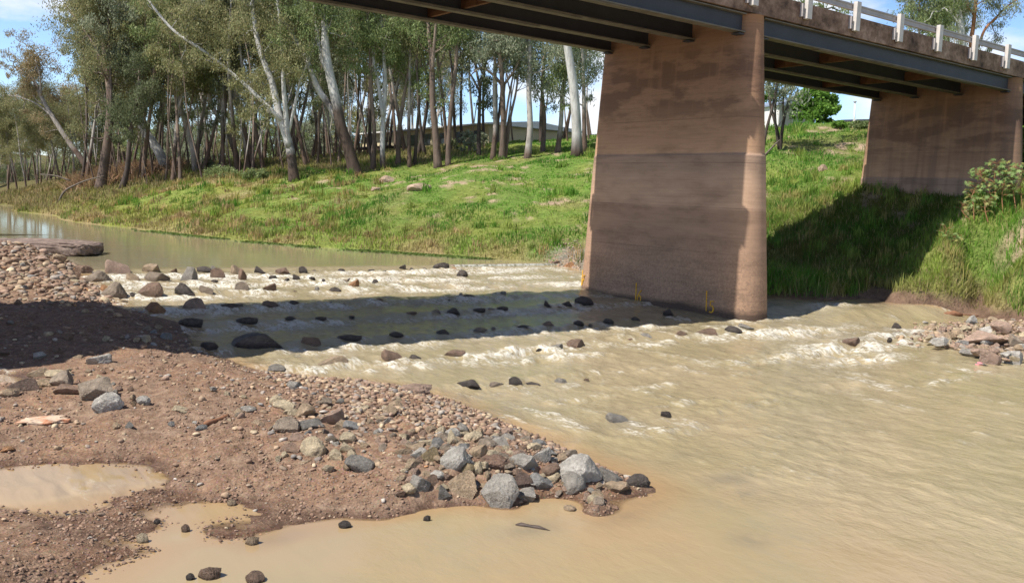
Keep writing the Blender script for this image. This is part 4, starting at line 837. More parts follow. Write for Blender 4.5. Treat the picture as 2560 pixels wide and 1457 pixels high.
# weir
mb = MB(); z0 = .40
mb.awbox(17.6, 22.6, 26.95, 27.3, -.2, .505)
wr = empty('weir', AW(20, 27.1, 0), 'low concrete weir with water spilling over beside the far bank', 'weir')
mb.build('sill', MT['slab'], wr, loc0=AW(20, 27.1, 0))
nA_ = 260; aa = np.linspace(17.6, 22.5, nA_); zz = np.linspace(0, 1, 8); V = []
for k_ in zz:
    for a in aa:
        j = (vnoise(np.array([a * 14]), np.array([.3]), 3)[0] - .5) * .05; V.append(AW(a, 26.93 - .12 * k_ ** .5 + j * k_, .525 - .15 * k_) - AW(20, 27.1, 0))
i = np.arange(7)[:, None] * nA_ + np.arange(nA_ - 1)[None]; Q = np.stack([i, i + 1, i + nA_ + 1, i + nA_], -1).reshape(-1, 4)
b = Mat('falling_water', .2, .5); p = b.pos(); q_ = b.mapping(p, (1, 1, .1), (0, 0, -math.atan2(E1[1], E1[0]))); n1 = b.noise(q_, 9, 4, .6)
b.fin(b.ramp(n1, [(.38, (.20, .19, .12)), (.6, (.62, .62, .55))]), b.bump(n1, .4, .03)); MT['fall'] = b.m
mk('spilling_water', V, Q, MT['fall'], wr, smooth=True)

# ------------------------------------------------------------------ trees
PAL = {'olive': [(.308, .308, .148), (.353, .319, .165), (.239, .257, .120)], 'grey': [(.319, .353, .245), (.274, .319, .211), (.353, .365, .245)], 'rust': [(.30, .27, .15), (.388, .285, .160), (.319, .274, .148), (.410, .319, .194)],
       'green': [(.239, .302, .120), (.296, .342, .142), (.194, .251, .108)], 'bright': [(.148, .285, .046), (.205, .353, .063), (.103, .205, .034)], 'dark': [(.148, .177, .091), (.182, .205, .103), (.131, .160, .085)]}
class Leaves:
    def __init__(s): s.C = []; s.S = []; s.K = []
    def cloud(s, c, r, n, pal, size=.2, sub=7, flatz=.8):
        c = np.asarray(c, float); m = max(2, sub); sc = rng.normal(size=(m, 3)); sc /= np.linalg.norm(sc, axis=1)[:, None]; sc *= (rng.random((m, 1)) ** .45) * r; sc[:, 2] *= flatz
        i = rng.integers(0, m, n); sg = r * .26
        P = c + sc[i] + rng.normal(size=(n, 3)) * sg * np.array([1, 1, .9])
        pc = np.array(PAL[pal]); tone = rng.uniform(.8, 1.2, m)[i][:, None]
        col = pc[rng.integers(0, len(pc), n)] * tone * rng.uniform(.75, 1.3, (n, 1))
        s.C.append(P); s.S.append(size * rng.uniform(.6, 1.25, n)); s.K.append(col)
    def build(s, name, parent, loc0=(0, 0, 0), mat='leaf', ratio=.3, hang=1.1, link=True):
        C = np.concatenate(s.C) - np.asarray(loc0, float); L = np.concatenate(s.S)[:, None]; K = np.concatenate(s.K); n = len(C)
        A = rng.normal(size=(n, 3)) * .65 + np.array([0, 0, -hang]); A /= np.linalg.norm(A, axis=1)[:, None]
        B = np.cross(A, rng.normal(size=(n, 3))); B /= np.linalg.norm(B, axis=1)[:, None] + 1e-9
        V = np.stack([C + A * L * .5, C + B * L * ratio * .5, C - A * L * .5, C - B * L * ratio * .5], 1).reshape(-1, 3)
        return mk(name, V, np.arange(n * 4).reshape(-1, 4), MT[mat], parent, col=np.repeat(K, 4, 0), link=link)
BK = {'white': ((.60, .58, .55), (.10, .07, .055)), 'pale': ((.46, .42, .38), (.16, .11, .085)), 'brown': ((.31, .235, .19), (.17, .125, .10)), 'dark': ((.17, .135, .115), (.09, .07, .06)), 'red': ((.42, .20, .11), (.2, .1, .07))}
def bcol(bk, f, cut=.22):
    """bark colour at height fraction f: rough and dark at the foot, smooth above"""
    u, l = map(np.array, BK[bk]); f = np.asarray(f)[:, None]; t = sstep(cut - .08, cut + .08, f + rng.uniform(-.05, .05, f.shape)); return l * (1 - t) + u * t
def smoothpath(pts, k=5):
    pts = np.asarray(pts, float); t = np.arange(len(pts)); tt = np.linspace(0, len(pts) - 1, (len(pts) - 1) * k + 1)
    P = np.vstack([2 * pts[0] - pts[1], pts, 2 * pts[-1] - pts[-2]]); out = []
    for q in tt:
        i = min(int(q), len(pts) - 2); f = q - i; p0, p1, p2, p3 = P[i], P[i + 1], P[i + 2], P[i + 3]
        out.append(.5 * (2 * p1 + (p2 - p0) * f + (2 * p0 - 5 * p1 + 4 * p2 - p3) * f * f + (3 * p1 - p0 - 3 * p2 + p3) * f ** 3))
    return np.array(out)
def limb(mb, p, d, L, r, bk, n=6, lift=.25):
    p = np.array(p, float); d = np.array(d, float); d /= np.linalg.norm(d); pts = [p.copy()]
    for i in range(n): d = d + rng.normal(size=3) * .16 + [0, 0, lift * .5]; d /= np.linalg.norm(d); p = p + d * L / n; pts.append(p.copy())
    rr = np.linspace(r, r * .3, n + 1); mb.tube(pts, rr, 5, np.tile(np.array(BK[bk][0]) * rng.uniform(.7, 1.05), (n + 1, 1)), cap=False); return pts
def dress(mb, lv, path, rad, f0, nl, R, pal, bk, leaves=260, size=.2, L=None, out=.9, lift=.3):
    """limbs with leafy ends from the part of a stem above f0"""
    m = len(path)
    for i in range(nl):
        f = f0 + (1 - f0) * (i + rng.random()) / nl; j = min(int(f * (m - 1)), m - 2); p = path[j]; an = rng.uniform(0, 6.28); d = np.array([math.cos(an), math.sin(an), rng.uniform(.1, .9)])
        l_ = (L or R * 1.5) * rng.uniform(.6, 1.1) * (1.15 - .5 * (f - f0)); pts = limb(mb, p, d, l_ * out, max(rad[j] * .38, .02), bk, lift=lift)
        for q, s in ((pts[-1], 1.), (pts[-3], .8)):
            lv.cloud(q + np.array([0, 0, .1]), R * .55 * s, int(leaves * s), pal, size)
            if rng.random() < .6:
                p2 = limb(mb, q, rng.normal(size=3) * [1, 1, .6] + [0, 0, .2], l_ * .5, .02, bk, 4); lv.cloud(p2[-1], R * .42 * s, int(leaves * .7 * s), pal, size)
    lv.cloud(path[-1], R * .7, leaves, pal, size)

def stem_pts(px, Y0, dY):
    return [on_y(u, v, Y0 + dY * i / max(1, len(px) - 1)) for i, (u, v) in enumerate(px)]
def hero(label, bk, stems, pal, R=1.6, nl=9, f0=.45, leaves=300, blobs=(), cut=.2, Y=None, name='gum_tree', dY=(0, 0, 0, 0), size=.2, group='gum trees on the far bank', cap_y=(30, 130)):
    u, v = stems[0][0][:2]
    if Y is None: q = hit(u, v); Y = min(max(q[1], cap_y[0]), cap_y[1])
    b0 = on_y(u, v, Y); root = empty(name, b0, label, 'tree', group); mb = MB(); lv = Leaves()
    for si, st in enumerate(stems):
        w0, w1 = st[-1]; px = st[:-1]; P = stem_pts(px, Y, dY[si % 4] + rng.uniform(-1, 1)); 
        if si == 0: P[0] = P[0] - np.array([0, 0, .35])
        else: P[0] = on_y(px[0][0], px[0][1], Y)
        path = smoothpath(P, 4); m = len(path); rad = np.linspace(w0 / F * Y / 2, w1 / F * Y / 2, m)
        if si == 0: rad[:3] *= [1.35, 1.18, 1.07]
        hf = (path[:, 2] - b0[2]) / 14.
        mb.tube(path, rad, 9, bcol(bk, np.clip(hf, 0, 1), cut)); f_ = f0 if si == 0 else .3
        if nl: dress(mb, lv, path, rad, f_, nl if si == 0 else max(3, nl // 2), R, pal, bk, leaves, size)
    for bl in blobs:
        bu, bv, br = bl[:3]; pl = bl[3] if len(bl) > 3 else pal; yy = Y + rng.uniform(-1.5, 1.5); c = on_y(bu, bv, yy); R_ = br / F * yy
        allp = np.concatenate(mb.V); k_ = allp[np.argmin(np.linalg.norm((allp - c) * [1, .6, 1.3] + [0, 0, 0], axis=1) + .0)]
        d = c - k_; L = np.linalg.norm(d)
        if L > .3: 
            t = np.linspace(0, 1, 7)[:, None]; pts = k_ + d * t + np.array([0, 0, 1]) * (np.sin(t * np.pi) * L * -.06) + rng.normal(size=(7, 3)) * .04 * L * (t * (1 - t) * 4)
            mb.tube(pts, np.linspace(min(.09, .03 + L * .012), .018, 7), 5, np.tile(np.array(BK[bk][0]) * .8, (7, 1)), cap=False)
        lv.cloud(c, R_, int(420 * (R_ / 1.) ** 1.6 + 60), pl, size, sub=9)
    mb.build('trunk', MT['bark'], root, smooth=True, loc0=b0, usecol=True)
    if lv.C: lv.build('crown', root, b0)
    return root
H = hero
H('big dark-barked gum leaning right at the left end of the wood', 'brown', [[(250, 470), (262, 400), (272, 330), (276, 250), (268, 170), (258, 90), (250, 0), (245, -80), (24, 10)], [(268, 190), (240, 120), (200, 60), (160, 10), (9, 4)]], 'olive', 1.8, 12, .5, 330, cut=.55, blobs=[(150, 60, 45), (190, 110, 40), (230, 180, 45), (300, 120, 50), (330, 60, 45), (170, 20, 40), (215, 250, 40), (330, 210, 40), (180, 330, 30)])
H('dark crooked tree standing in the brown weeds', 'dark', [[(303, 468), (318, 425), (323, 370), (330, 310), (345, 240), (350, 170), (15, 6)]], 'dark', 1.6, 9, .5, 320, blobs=[(330, 290, 35), (370, 250, 40), (300, 330, 30)])
H('white-barked gum leaning far to the left over its neighbours', 'white', [[(425, 430), (397, 380), (365, 330), (335, 265), (318, 200), (305, 130), (300, 60), (296, -20), (25, 9)], [(375, 350), (350, 320), (325, 300), (310, 250), (10, 5)]], 'olive', 1.6, 9, .55, 300, cut=.04, blobs=[(260, 60, 45), (340, 30, 50), (390, 100, 45), (290, 150, 35)])
H('pale gum with a steep straight stem near the weeds', 'pale', [[(492, 432), (482, 370), (462, 300), (440, 240), (425, 180), (410, 110), (400, 40), (17, 6)]], 'olive', 1.7, 9, .5, 300, cut=.06, blobs=[(430, 150, 45), (470, 100, 45), (400, 230, 40)])
H('grey gum with a long left-leaning upper stem', 'pale', [[(602, 428), (585, 370), (560, 315), (530, 265), (515, 200), (505, 130), (500, 60), (15, 6)]], 'green', 1.7, 9, .45, 300, cut=.2, blobs=[(520, 180, 45), (560, 120, 45), (480, 260, 35)])
H('slim pale gum leaning beside the grey gum', 'pale', [[(620, 428), (613, 350), (597, 280), (575, 220), (560, 150), (550, 60), (13, 5)]], 'olive', 1.6, 8, .5, 300, cut=.15)
H('large gum whose longest limb sweeps far up to the left', 'white', [[(737, 450), (728, 390), (716, 340), (700, 295), (690, 250), (678, 200), (655, 140), (640, 80), (630, 0), (625, -60), (24, 9)], [(703, 300), (660, 258), (610, 210), (560, 168), (500, 122), (440, 82), (400, 40), (370, 0), (11, 5)], [(722, 370), (716, 300), (710, 230), (706, 150), (700, 60), (690, -30), (14, 6)], [(722, 330), (740, 250), (752, 200), (780, 130), (800, 60), (8, 4)]],
  'olive', 1.7, 10, .55, 320, cut=.16, blobs=[(640, 200, 45), (670, 130, 45), (600, 60, 50), (560, 110, 45), (700, 60, 40), (640, 20, 50), (450, 150, 45), (520, 60, 50), (620, 290, 32), (660, 260, 36), (585, 200, 28), (545, 170, 24), (505, 110, 30), (470, 90, 28), (430, 70, 30), (615, 190, 22)])
H('tall white gum forking twice with a blackened foot', 'white', [[(893, 438), (872, 375), (852, 315), (838, 245), (824, 185), (814, 120), (812, 60), (806, 0), (802, -70), (31, 13)], [(845, 300), (822, 262), (795, 222), (770, 160), (748, 118), (720, 70), (690, 20), (19, 8)], [(824, 188), (806, 150), (797, 110), (790, 60), (782, 0), (14, 7)]], 'green', 1.6, 8, .72, 280, cut=.30, blobs=[(760, 60, 45), (850, 40, 45), (740, 20, 45), (870, 90, 35), (700, 100, 35), (830, -10, 40)])
H('slender pale twin gum forking high up', 'white', [[(958, 422), (956, 360), (958, 300), (963, 220), (960, 140), (955, 60), (950, 0), (14, 6)], [(957, 290), (946, 215), (932, 140), (922, 70), (915, 0), (9, 5)]], 'green', 1.6, 8, .6, 260, cut=.05, blobs=[(920, 80, 35), (985, 60, 38)])
H('thin brown gum left of the slender twin gum', 'brown', [[(932, 421), (936, 340), (928, 230), (925, 120), (920, 20), (12, 5)]], 'green', 1.5, 8, .5, 260)
H('leaning brown gum right of the slender twin gum', 'brown', [[(995, 412), (998, 330), (1010, 240), (1024, 160), (1030, 80), (12, 5)]], 'green', 1.5, 8, .5, 260)
H('thin straight gum before the cream house', 'pale', [[(1025, 414), (1022, 320), (1024, 220), (1026, 120), (1028, 40), (10, 5)]], 'olive', 1.5, 8, .55, 240)
H('thin dark gum close behind the thin straight gum', 'dark', [[(1036, 410), (1042, 330), (1048, 250), (1042, 160), (1050, 70), (9, 4)]], 'green', 1.5, 8, .5, 240)
H('thick brown gum forking under the bridge beam', 'brown', [[(1096, 416), (1089, 340), (1081, 250), (1080, 160), (1072, 80), (1065, 20), (19, 9)], [(1081, 180), (1085, 120), (1090, 60), (1096, 0), (9, 5)]], 'green', 1.6, 8, .65, 240, cut=.4)
H('brown gum bending right beside the thick forked gum', 'brown', [[(1120, 412), (1122, 340), (1131, 240), (1141, 150), (1143, 70), (1148, 0), (13, 7)]], 'green', 1.5, 7, .6, 240, cut=.4)
H('dark open-crowned tree with low spreading limbs', 'dark', [[(1197, 391), (1197, 330), (1199, 260), (1200, 210), (11, 7)], [(1199, 230), (1175, 185), (1150, 160), (6, 3)], [(1199, 215), (1185, 150), (1170, 90), (7, 3)], [(1200, 215), (1215, 160), (1225, 110), (6, 3)]], 'dark', 1.0, 5, .5, 130, blobs=[(1195, 150, 24), (1215, 200, 16)])
H('grey gum left of the spreading gum', 'pale', [[(1231, 396), (1238, 320), (1236, 220), (1238, 120), (1236, 60), (13, 6)]], 'grey', 1.4, 6, .6, 190, cut=.15)
H('spreading gum with forked limbs near the pier', 'brown', [[(1254, 398), (1258, 320), (1256, 220), (1250, 140), (1246, 70), (15, 8)], [(1256, 215), (1235, 190), (1205, 170), (1180, 185), (8, 3)], [(1258, 215), (1290, 170), (1305, 130), (7, 3)]], 'grey', 1.4, 7, .6, 200, cut=.4, blobs=[(1285, 120, 26), (1300, 190, 16)])
H('slim leaning gum right of the spreading gum', 'brown', [[(1262, 396), (1275, 300), (1290, 230), (1298, 160), (8, 4)]], 'grey', 1.3, 5, .6, 160)
H('tall grey-white straight gum with flaking bark', 'pale', [[(1318, 395), (1325, 320), (1322, 230), (1324, 140), (1322, 60), (17, 9)]], 'grey', 1.4, 6, .65, 200, cut=.05)
H('short-trunked gum behind the straight gum', 'brown', [[(1356, 377), (1361, 300), (1355, 220), (1360, 140), (12, 6)]], 'grey', 1.6, 7, .5, 220, blobs=[(1360, 200, 25), (1375, 260, 20)])
H('bent grey gum leaning right beyond the straight gum', 'pale', [[(1393, 380), (1402, 310), (1405, 250), (1412, 190), (1404, 120), (13, 7)]], 'green', 1.6, 7, .45, 230, cut=.1, blobs=[(1395, 190, 25), (1420, 260, 20)])
H('white gum with thick leaning trunk nearest the pier', 'white', [[(1443, 389), (1441, 310), (1434, 220), (1424, 150), (1416, 100), (1405, 20), (26, 17)]], 'grey', 1.5, 6, .75, 220, cut=.1)
H('pale gum half hidden by the pier', 'pale', [[(1463, 377), (1460, 290), (1459, 200), (1456, 110), (12, 7)]], 'grey', 1.6, 9, .4, 260, blobs=[(1475, 180, 26), (1470, 250, 18)])
H('gum leaning out over the river with rusty leaves', 'pale', [[(238, 444), (205, 400), (170, 352), (130, 290), (102, 240), (86, 205), (60, 182), (36, 168), (15, 5)], [(130, 292), (95, 262), (55, 245), (20, 238), (5, 2)], [(102, 240), (100, 190), (88, 150), (6, 3)]], 'rust', 1.3, 6, .5, 170,
  blobs=[(28, 85, 13), (62, 92, 20), (20, 135, 18), (55, 135, 24), (105, 140, 26), (8, 165, 12), (70, 170, 22), (110, 190, 24), (130, 240, 24), (60, 215, 14), (70, 240, 16), (100, 290, 24), (60, 280, 12), (145, 300, 26), (135, 170, 26), (20, 190, 8), (110, 330, 20), (150, 120, 26), (160, 220, 30)])
H('many-stemmed dark tree on the slope between the piers', 'dark', [[(1950, 388), (1946, 345), (1936, 300), (1926, 260), (1922, 210), (1918, 130), (9, 5)], [(1950, 385), (1955, 330), (1962, 290), (1972, 250), (1982, 215), (1990, 120), (9, 4)], [(1948, 375), (1940, 320), (1938, 270), (1943, 215), (1945, 100), (7, 4)], [(1960, 300), (1958, 250), (1964, 210), (1975, 100), (6, 3)]], 'grey', 1.5, 4, .75, 150, blobs=[(1990, 20, 30, 'green'), (2050, 15, 30, 'green'), (1960, 60, 30), (2110, 25, 26, 'green'), (1925, 225, 8), (1960, 235, 7), (2030, 50, 18)], Y=45)
H('dark sloping stem close to the pier edge', 'dark', [[(1904, 385), (1915, 330), (1928, 280), (1938, 235), (1944, 190), (8, 5)]], 'grey', 1., 2, .9, 60, Y=44)
H('large pale gum standing behind the bridge railing', 'white', [[(2410, 290), (2408, 180), (2404, 100), (2400, 60), (2388, 0), (2375, -60), (20, 15)], [(2404, 110), (2395, 60), (2360, 20), (8, 5)]], 'green', 1.8, 9, .62, 300, Y=72, cut=0, blobs=[(2340, 30, 35), (2300, 60, 30), (2260, 40, 30), (2240, 90, 20), (2370, 80, 30), (2330, 90, 18), (2440, 30, 30)])
H('red-barked gum beside the large pale gum', 'red', [[(2428, 290), (2430, 180), (2428, 110), (2434, 60), (2440, 0), (2450, -60), (12, 8)], [(2445, 120), (2462, 75), (2490, 45), (2520, 15), (2560, -10), (7, 3)]], 'grey', 1.6, 7, .65, 260, Y=73, cut=0, blobs=[(2480, 60, 26), (2495, 95, 20), (2465, 20, 28), (2500, 20, 14), (2455, 110, 16), (2475, 125, 10)])

# kinds of gum copied through the wood
def proto(kind, seed):
    global rng
    rng = np.random.default_rng(seed); root = bpy.data.objects.new('gum_tree', None); mb = MB(); lv = Leaves()
    if kind == 'slim': H_, r, f0, R, nl, pal, bk, L_ = rng.uniform(15, 18), .15, .5, 1.5, 12, ['green', 'olive', 'grey'][seed % 3], ['brown', 'pale', 'dark'][seed % 3], 230
    elif kind == 'leafy': H_, r, f0, R, nl, pal, bk, L_ = rng.uniform(14, 17), .18, .36, 2.0, 16, ['olive', 'grey', 'olive'][seed % 3], ['pale', 'brown', 'pale'][seed % 3], 240
    elif kind == 'sapling': H_, r, f0, R, nl, pal, bk, L_ = rng.uniform(6, 9), .06, .45, .9, 6, ['dark', 'olive'][seed % 2], ['brown', 'pale', 'pale'][seed % 3], 80
    elif kind == 'bare': H_, r, f0, R, nl, pal, bk, L_ = rng.uniform(8, 13), .085, .7, .8, 4, 'olive', ['pale', 'brown', 'pale'][seed % 3], 60
    k = 7; p = np.array([0, 0, -.3]); lean = rng.normal(size=2) * .13; pts = [p]
    for i in range(k): lean = lean + rng.normal(size=2) * .045; p = p + np.array([lean[0], lean[1], 1]) * H_ / k; pts.append(p)
    path = smoothpath(pts, 3); rad = np.linspace(r, r * .25, len(path)); rad[:2] *= 1.25
    mb.tube(path, rad, 7, bcol(bk, np.linspace(0, 1, len(path)), .25)); dress(mb, lv, path, rad, f0, nl, R, pal, bk, L_, .25)
    if kind in ('slim', 'leafy') and rng.random() < .7:
        j = int(len(path) * .4); q = limb(mb, path[j], [rng.normal() * .5, rng.normal() * .5, 1], H_ * .5, r * .6, bk, 8, .5); dress(mb, lv, np.array(q), np.full(9, r * .4), .3, 6, R, pal, bk, L_, .25)
    t = mb.build('trunk', MT['bark'], root, smooth=True, usecol=True); c = lv.build('crown', root)
    COL.objects.unlink(t); COL.objects.unlink(c)
    return root, t, c, bk
PT = {}
for kd, ns in (('slim', 6), ('leafy', 5), ('sapling', 4), ('bare', 4)): PT[kd] = [proto(kd, 300 + i + len(kd) * 10) for i in range(ns)]
rng = np.random.default_rng(99)
BW = {'brown': 'brown-barked', 'pale': 'pale-barked', 'dark': 'dark-barked', 'white': 'white-barked'}
def plant(kd, u, Y, sc, where, v=None):
    root, t, c, bk = PT[kd][rng.integers(len(PT[kd]))]
    x = on_y(u, 450, Y)[0]; z = float(gfar(np.array([x]), np.array([Y]))[0]) - .05
    nm = {'slim': 'gum_tree', 'leafy': 'gum_tree', 'sapling': 'young_gum_tree', 'bare': 'young_gum_tree'}[kd]
    r = bpy.data.objects.new(nm, None); COL.objects.link(r); r.location = (float(x), float(Y), z); r.rotation_euler = (0, 0, float(rng.uniform(0, 6.28))); r.scale = (sc, sc, sc)
    if kd in ('sapling', 'bare'): where = where.replace('between the trunks', 'standing nearer' if Y < 74 else 'standing deeper in' if Y < 84 else 'farthest in')
    for o in (t, c):
        d = o.copy(); COL.objects.link(d); d.parent = r
    lm = min([(250, 'the big dark-barked gum'), (425, 'the white leaning gum'), (492, 'the steep pale gum'), (610, 'the two grey gums'), (737, 'the sweeping gum'), (893, 'the twice forked gum'), (958, 'the pale twin gum'), (1025, 'the cream house front'), (1096, 'the thick forked gum'), (1197, 'the dark spreading tree'), (1320, 'the grey-white gum'), (1443, 'the thick white gum')], key=lambda t_: abs(t_[0] - u))
    if 180 < u < 1490: where = where.split(' of the ')[0].replace('inside the dense left wood', 'in the wood').replace('at the back', 'far back').replace('before the cream house', '').replace('in the open wood by the pier', '').replace('behind the cream house', 'beyond the house').replace('on the far bend', 'far off').strip() + ' behind ' + lm[1]; where = where.strip()
    if 'far bend' in where: where = 'far off ' + ('at the left picture edge' if u < 30 else 'behind the leaning rusty gum' if u < 130 else 'left of the big dark-barked gum') + (', taller' if sc > .75 else ', lower')
    kw = {'slim': 'slim', 'leafy': 'leafy', 'sapling': 'young thin', 'bare': 'thin nearly bare'}[kd]
    tag(r, '%s %s gum %s' % (kw, BW[bk], where), 'tree', '%s %s gums %s' % (kw, BW[bk], where))
for u0, u1, n, kd, Y0, Y1, s0, s1, where in [(190, 900, 14, 'leafy', 66, 92, .85, 1.1, 'inside the dense left wood'), (190, 940, 20, 'slim', 62, 90, .85, 1.1, 'inside the dense left wood'), (200, 900, 12, 'leafy', 95, 130, .9, 1.2, 'at the back of the dense left wood'),
      (230, 930, 26, 'sapling', 64, 95, .7, 1.1, 'between the trunks of the left wood'), (230, 960, 60, 'bare', 62, 92, .7, 1.1, 'between the trunks of the left wood'),
      (900, 1250, 14, 'slim', 64, 85, .8, 1., 'before the cream house'), (1180, 1480, 5, 'slim', 66, 85, .75, .95, 'in the open wood by the pier'), (1160, 1480, 9, 'bare', 62, 80, .6, .9, 'in the open wood by the pier'), (900, 1130, 5, 'leafy', 100, 125, .9, 1.1, 'behind the cream house'),
      (-160, 90, 12, 'leafy', 125, 175, .7, 1.0, 'across the far bend of the river'), (-60, 215, 12, 'leafy', 98, 128, .55, .78, 'on the far bend of the river'), (0, 230, 10, 'bare', 110, 160, .8, 1.1, 'on the far bend of the river'), (60, 260, 10, 'leafy', 100, 150, .6, .85, 'on the far bend of the river'),
      (2240, 2350, 4, 'slim', 72, 90, .75, .95, 'behind the bridge deck'), (2620, 2900, 4, 'leafy', 60, 90, .8, 1., 'beyond the right end of the bridge'), (-900, -150, 14, 'leafy', 60, 120, .8, 1.1, 'on the left side of the river')]:
    for i in range(n):
        u = u0 + (u1 - u0) * (i + rng.random()) / n; Y = rng.uniform(Y0, Y1)
        if u < -140:
            Y = 55 + (u + 900) / 9
        plant(kd, u, Y, rng.uniform(s0, s1), where)
def proto_bush(seed):
    global rng
    rng = np.random.default_rng(seed); root = bpy.data.objects.new('shrub', None); mb = MB(); lv = Leaves()
    for i in range(7): limb(mb, [0, 0, -.2], [rng.normal() * .5, rng.normal() * .5, 1], 4.5, .07, 'dark', 6)
    for i in range(34):
        t = rng.uniform(0, 6.28); f = rng.random() ** .5; z = rng.random(); lv.cloud([2.6 * f * (1 - .5 * z * z) * math.cos(t), 2.6 * f * (1 - .5 * z * z) * math.sin(t), .4 + 5.4 * z], .8, 150, ['grey', 'olive', 'green'][seed % 3], .26, 5)
    t = mb.build('stems', MT['bark'], root, smooth=True, usecol=True); c = lv.build('foliage', root); COL.objects.unlink(t); COL.objects.unlink(c); return root, t, c, 'dark'
PT['shrub'] = [proto_bush(700 + i) for i in range(3)]; rng = np.random.default_rng(55)
for i in range(46):
    u = -120 + 1090 * (i + rng.random()) / 46; Y = rng.uniform(98, 128) if u > 230 else rng.uniform(135, 190); x = on_y(u, 450, Y)[0]; z = float(gfar(np.array([x]), np.array([Y]))[0]); root, t, c, _ = PT['shrub'][i % 3]
    r = bpy.data.objects.new('shrub', None); COL.objects.link(r); r.location = (float(x), float(Y), z); r.rotation_euler = (0, 0, float(rng.uniform(0, 6.28))); sc = rng.uniform(.75, 1.25) * (1. if u > 230 else .9); r.scale = (sc * 1.2, sc * 1.2, sc)
    for o in (t, c): d = o.copy(); COL.objects.link(d); d.parent = r
    lm = min([(250, 'big dark-barked gum'), (425, 'white leaning gum'), (492, 'steep pale gum'), (610, 'two grey gums'), (737, 'sweeping gum'), (893, 'twice forked gum')], key=lambda t_: abs(t_[0] - u))[1] if u > 170 else 'far bend of the river'; tag(r, 'tall dark shrub closing the view far behind the %s' % lm, 'shrub', 'tall shrubs behind the %s' % lm)
# small bushes and the round green tree
def bush(u, v, w, h, pal, label, name='bush', cat='bush', Y=None, n=2600, size=.16, ratio=.4):
    q = hit(u, v) if Y is None else on_y(u, v, Y); Yq = q[1]; W_, H_ = w / F * Yq, h / F * Yq; root = empty(name, q, label, cat); mb = MB(); lv = Leaves()
    for i in range(6):
        d = np.array([rng.normal() * .4, rng.normal() * .4, 1]); pts = limb(mb, q - [0, 0, .1], d, H_ * .7, .03 + .01 * H_, 'brown', 5)
    m = 26
    for i in range(m):
        t = rng.uniform(0, 6.28); f = rng.random() ** .5; z = rng.random(); rr_ = f * (1 - .55 * z ** 2)
        lv.cloud(q + np.array([W_ / 2 * rr_ * math.cos(t), W_ / 2 * rr_ * math.sin(t) * .8, H_ * (.08 + .84 * z)]), max(W_, H_) * .13, n // m, pal, size, 5)
    mb.build('trunk' if cat == 'tree' else 'stems', MT['bark'], root, smooth=True, loc0=q, usecol=True); lv.build('crown' if cat == 'tree' else 'foliage', root, q, ratio=ratio, hang=.2); return root
bush(2032, 312, 120, 92, 'bright', 'round bright green tree on the crest between the piers', 'round_tree', 'tree', Y=62, n=9000, size=.26, ratio=.55)
bush(1918, 300, 50, 70, 'bright', 'low bright green tree behind the white shed', 'round_tree', 'tree', Y=90, n=2500, size=.25, ratio=.5)
for u, v, w, h, pal, lb in [(1170, 385, 50, 60, 'grey', 'grey-green bush before the end of the cream house'), (1205, 372, 40, 40, 'grey', 'small grey bush right of the grey-green bush'), (560, 448, 110, 26, 'green', 'low spreading green bush at the edge of the grass'), (640, 446, 70, 22, 'green', 'low green bush right of the spreading bush'), (245, 430, 30, 40, 'green', 'light green bush behind the big dark gum'), (1128, 384, 40, 40, 'dark', 'dark bush under the thick forked gum'),
      (520, 430, 60, 30, 'dark', 'dark bush in front of the pale trunks'), (2100, 318, 40, 14, 'bright', 'low green scrub on the crest left of the second pier'), (2150, 322, 50, 18, 'green', 'darker scrub on the crest beside the second pier'), (1020, 378, 40, 34, 'dark', 'dark bush below the verandah of the cream house')]:
    bush(u, v, w, h, pal, lb, n=1500)

# ------------------------------------------------------------------ grass and weeds
def blades(name, x, y, z, h, wd, col, label, lean=.35, mat='grass', curve=True):
    n = len(x); an = rng.uniform(0, 6.28, n); la = rng.uniform(0, 6.28, n); ln = np.abs(rng.normal(size=n)) * lean
    side = np.c_[np.cos(an), np.sin(an), 0 * an] * (wd * .5)[:, None]; top = np.c_[np.cos(la) * ln, np.sin(la) * ln, np.ones(n)] * h[:, None]
    P = np.c_[x, y, z]; mid = P + top * np.array([.4, .4, .6])
    V = np.stack([P - side, P + side, mid + side * .8, P + top, mid - side * .8], 1).reshape(-1, 3)
    i = np.arange(n)[:, None] * 5; Q = np.concatenate([i + [0, 1, 2], i + [0, 2, 4], i + [4, 2, 3]], 0)
    o = mk(name, V, Q, MT[mat], col=np.repeat(col, 5, 0)); return tag(o, label, 'grass', kind='stuff')
def sample(n, t0, t1, r0, r1, far=1.0):
    th = np.radians(rng.uniform(t0, t1, n)); rr = r0 * (r1 / r0) ** rng.random(n); return rr * np.sin(th), rr * np.cos(th), rr
x, y, rr = sample(560000, -38, 38, 23, 120); z = gfar(x, y); zs = gfar(x, y, False); lv_ = lev(x, y); h0 = zs - lv_
c, ba, bare = bank_col(x, y, zs); tus = fbm(x * .55, y * .55, 61, 4); tus2 = fbm(x * 1.8, y * 1.8, 62, 3)
ok = (h0 > .03 + .25 * (x > 9) * (wof(x, y) < 15.8)) & (rng.random(len(x)) > ba * .93) & ~((x < 14) & (y < 24)) & (rng.random(len(x)) < .35 + 1.3 * tus2)
shn = np.exp(-(((x - 2.4) / 1.3) ** 2 + ((y - 35.0) / 1.7) ** 2)); ok &= rng.random(len(x)) > shn * 1.2
x, y, z, rr, c, tus, tus2, h0 = [q[ok] for q in (x, y, z, rr, c, tus, tus2, h0)]; n = len(x)
und = sstep(57, 63, y + .1 * x * (x < 0)) * sstep(2, -8, x); edge = sstep(1.1, .15, h0); right = sstep(6, 9, x) * sstep(40, 34, y)
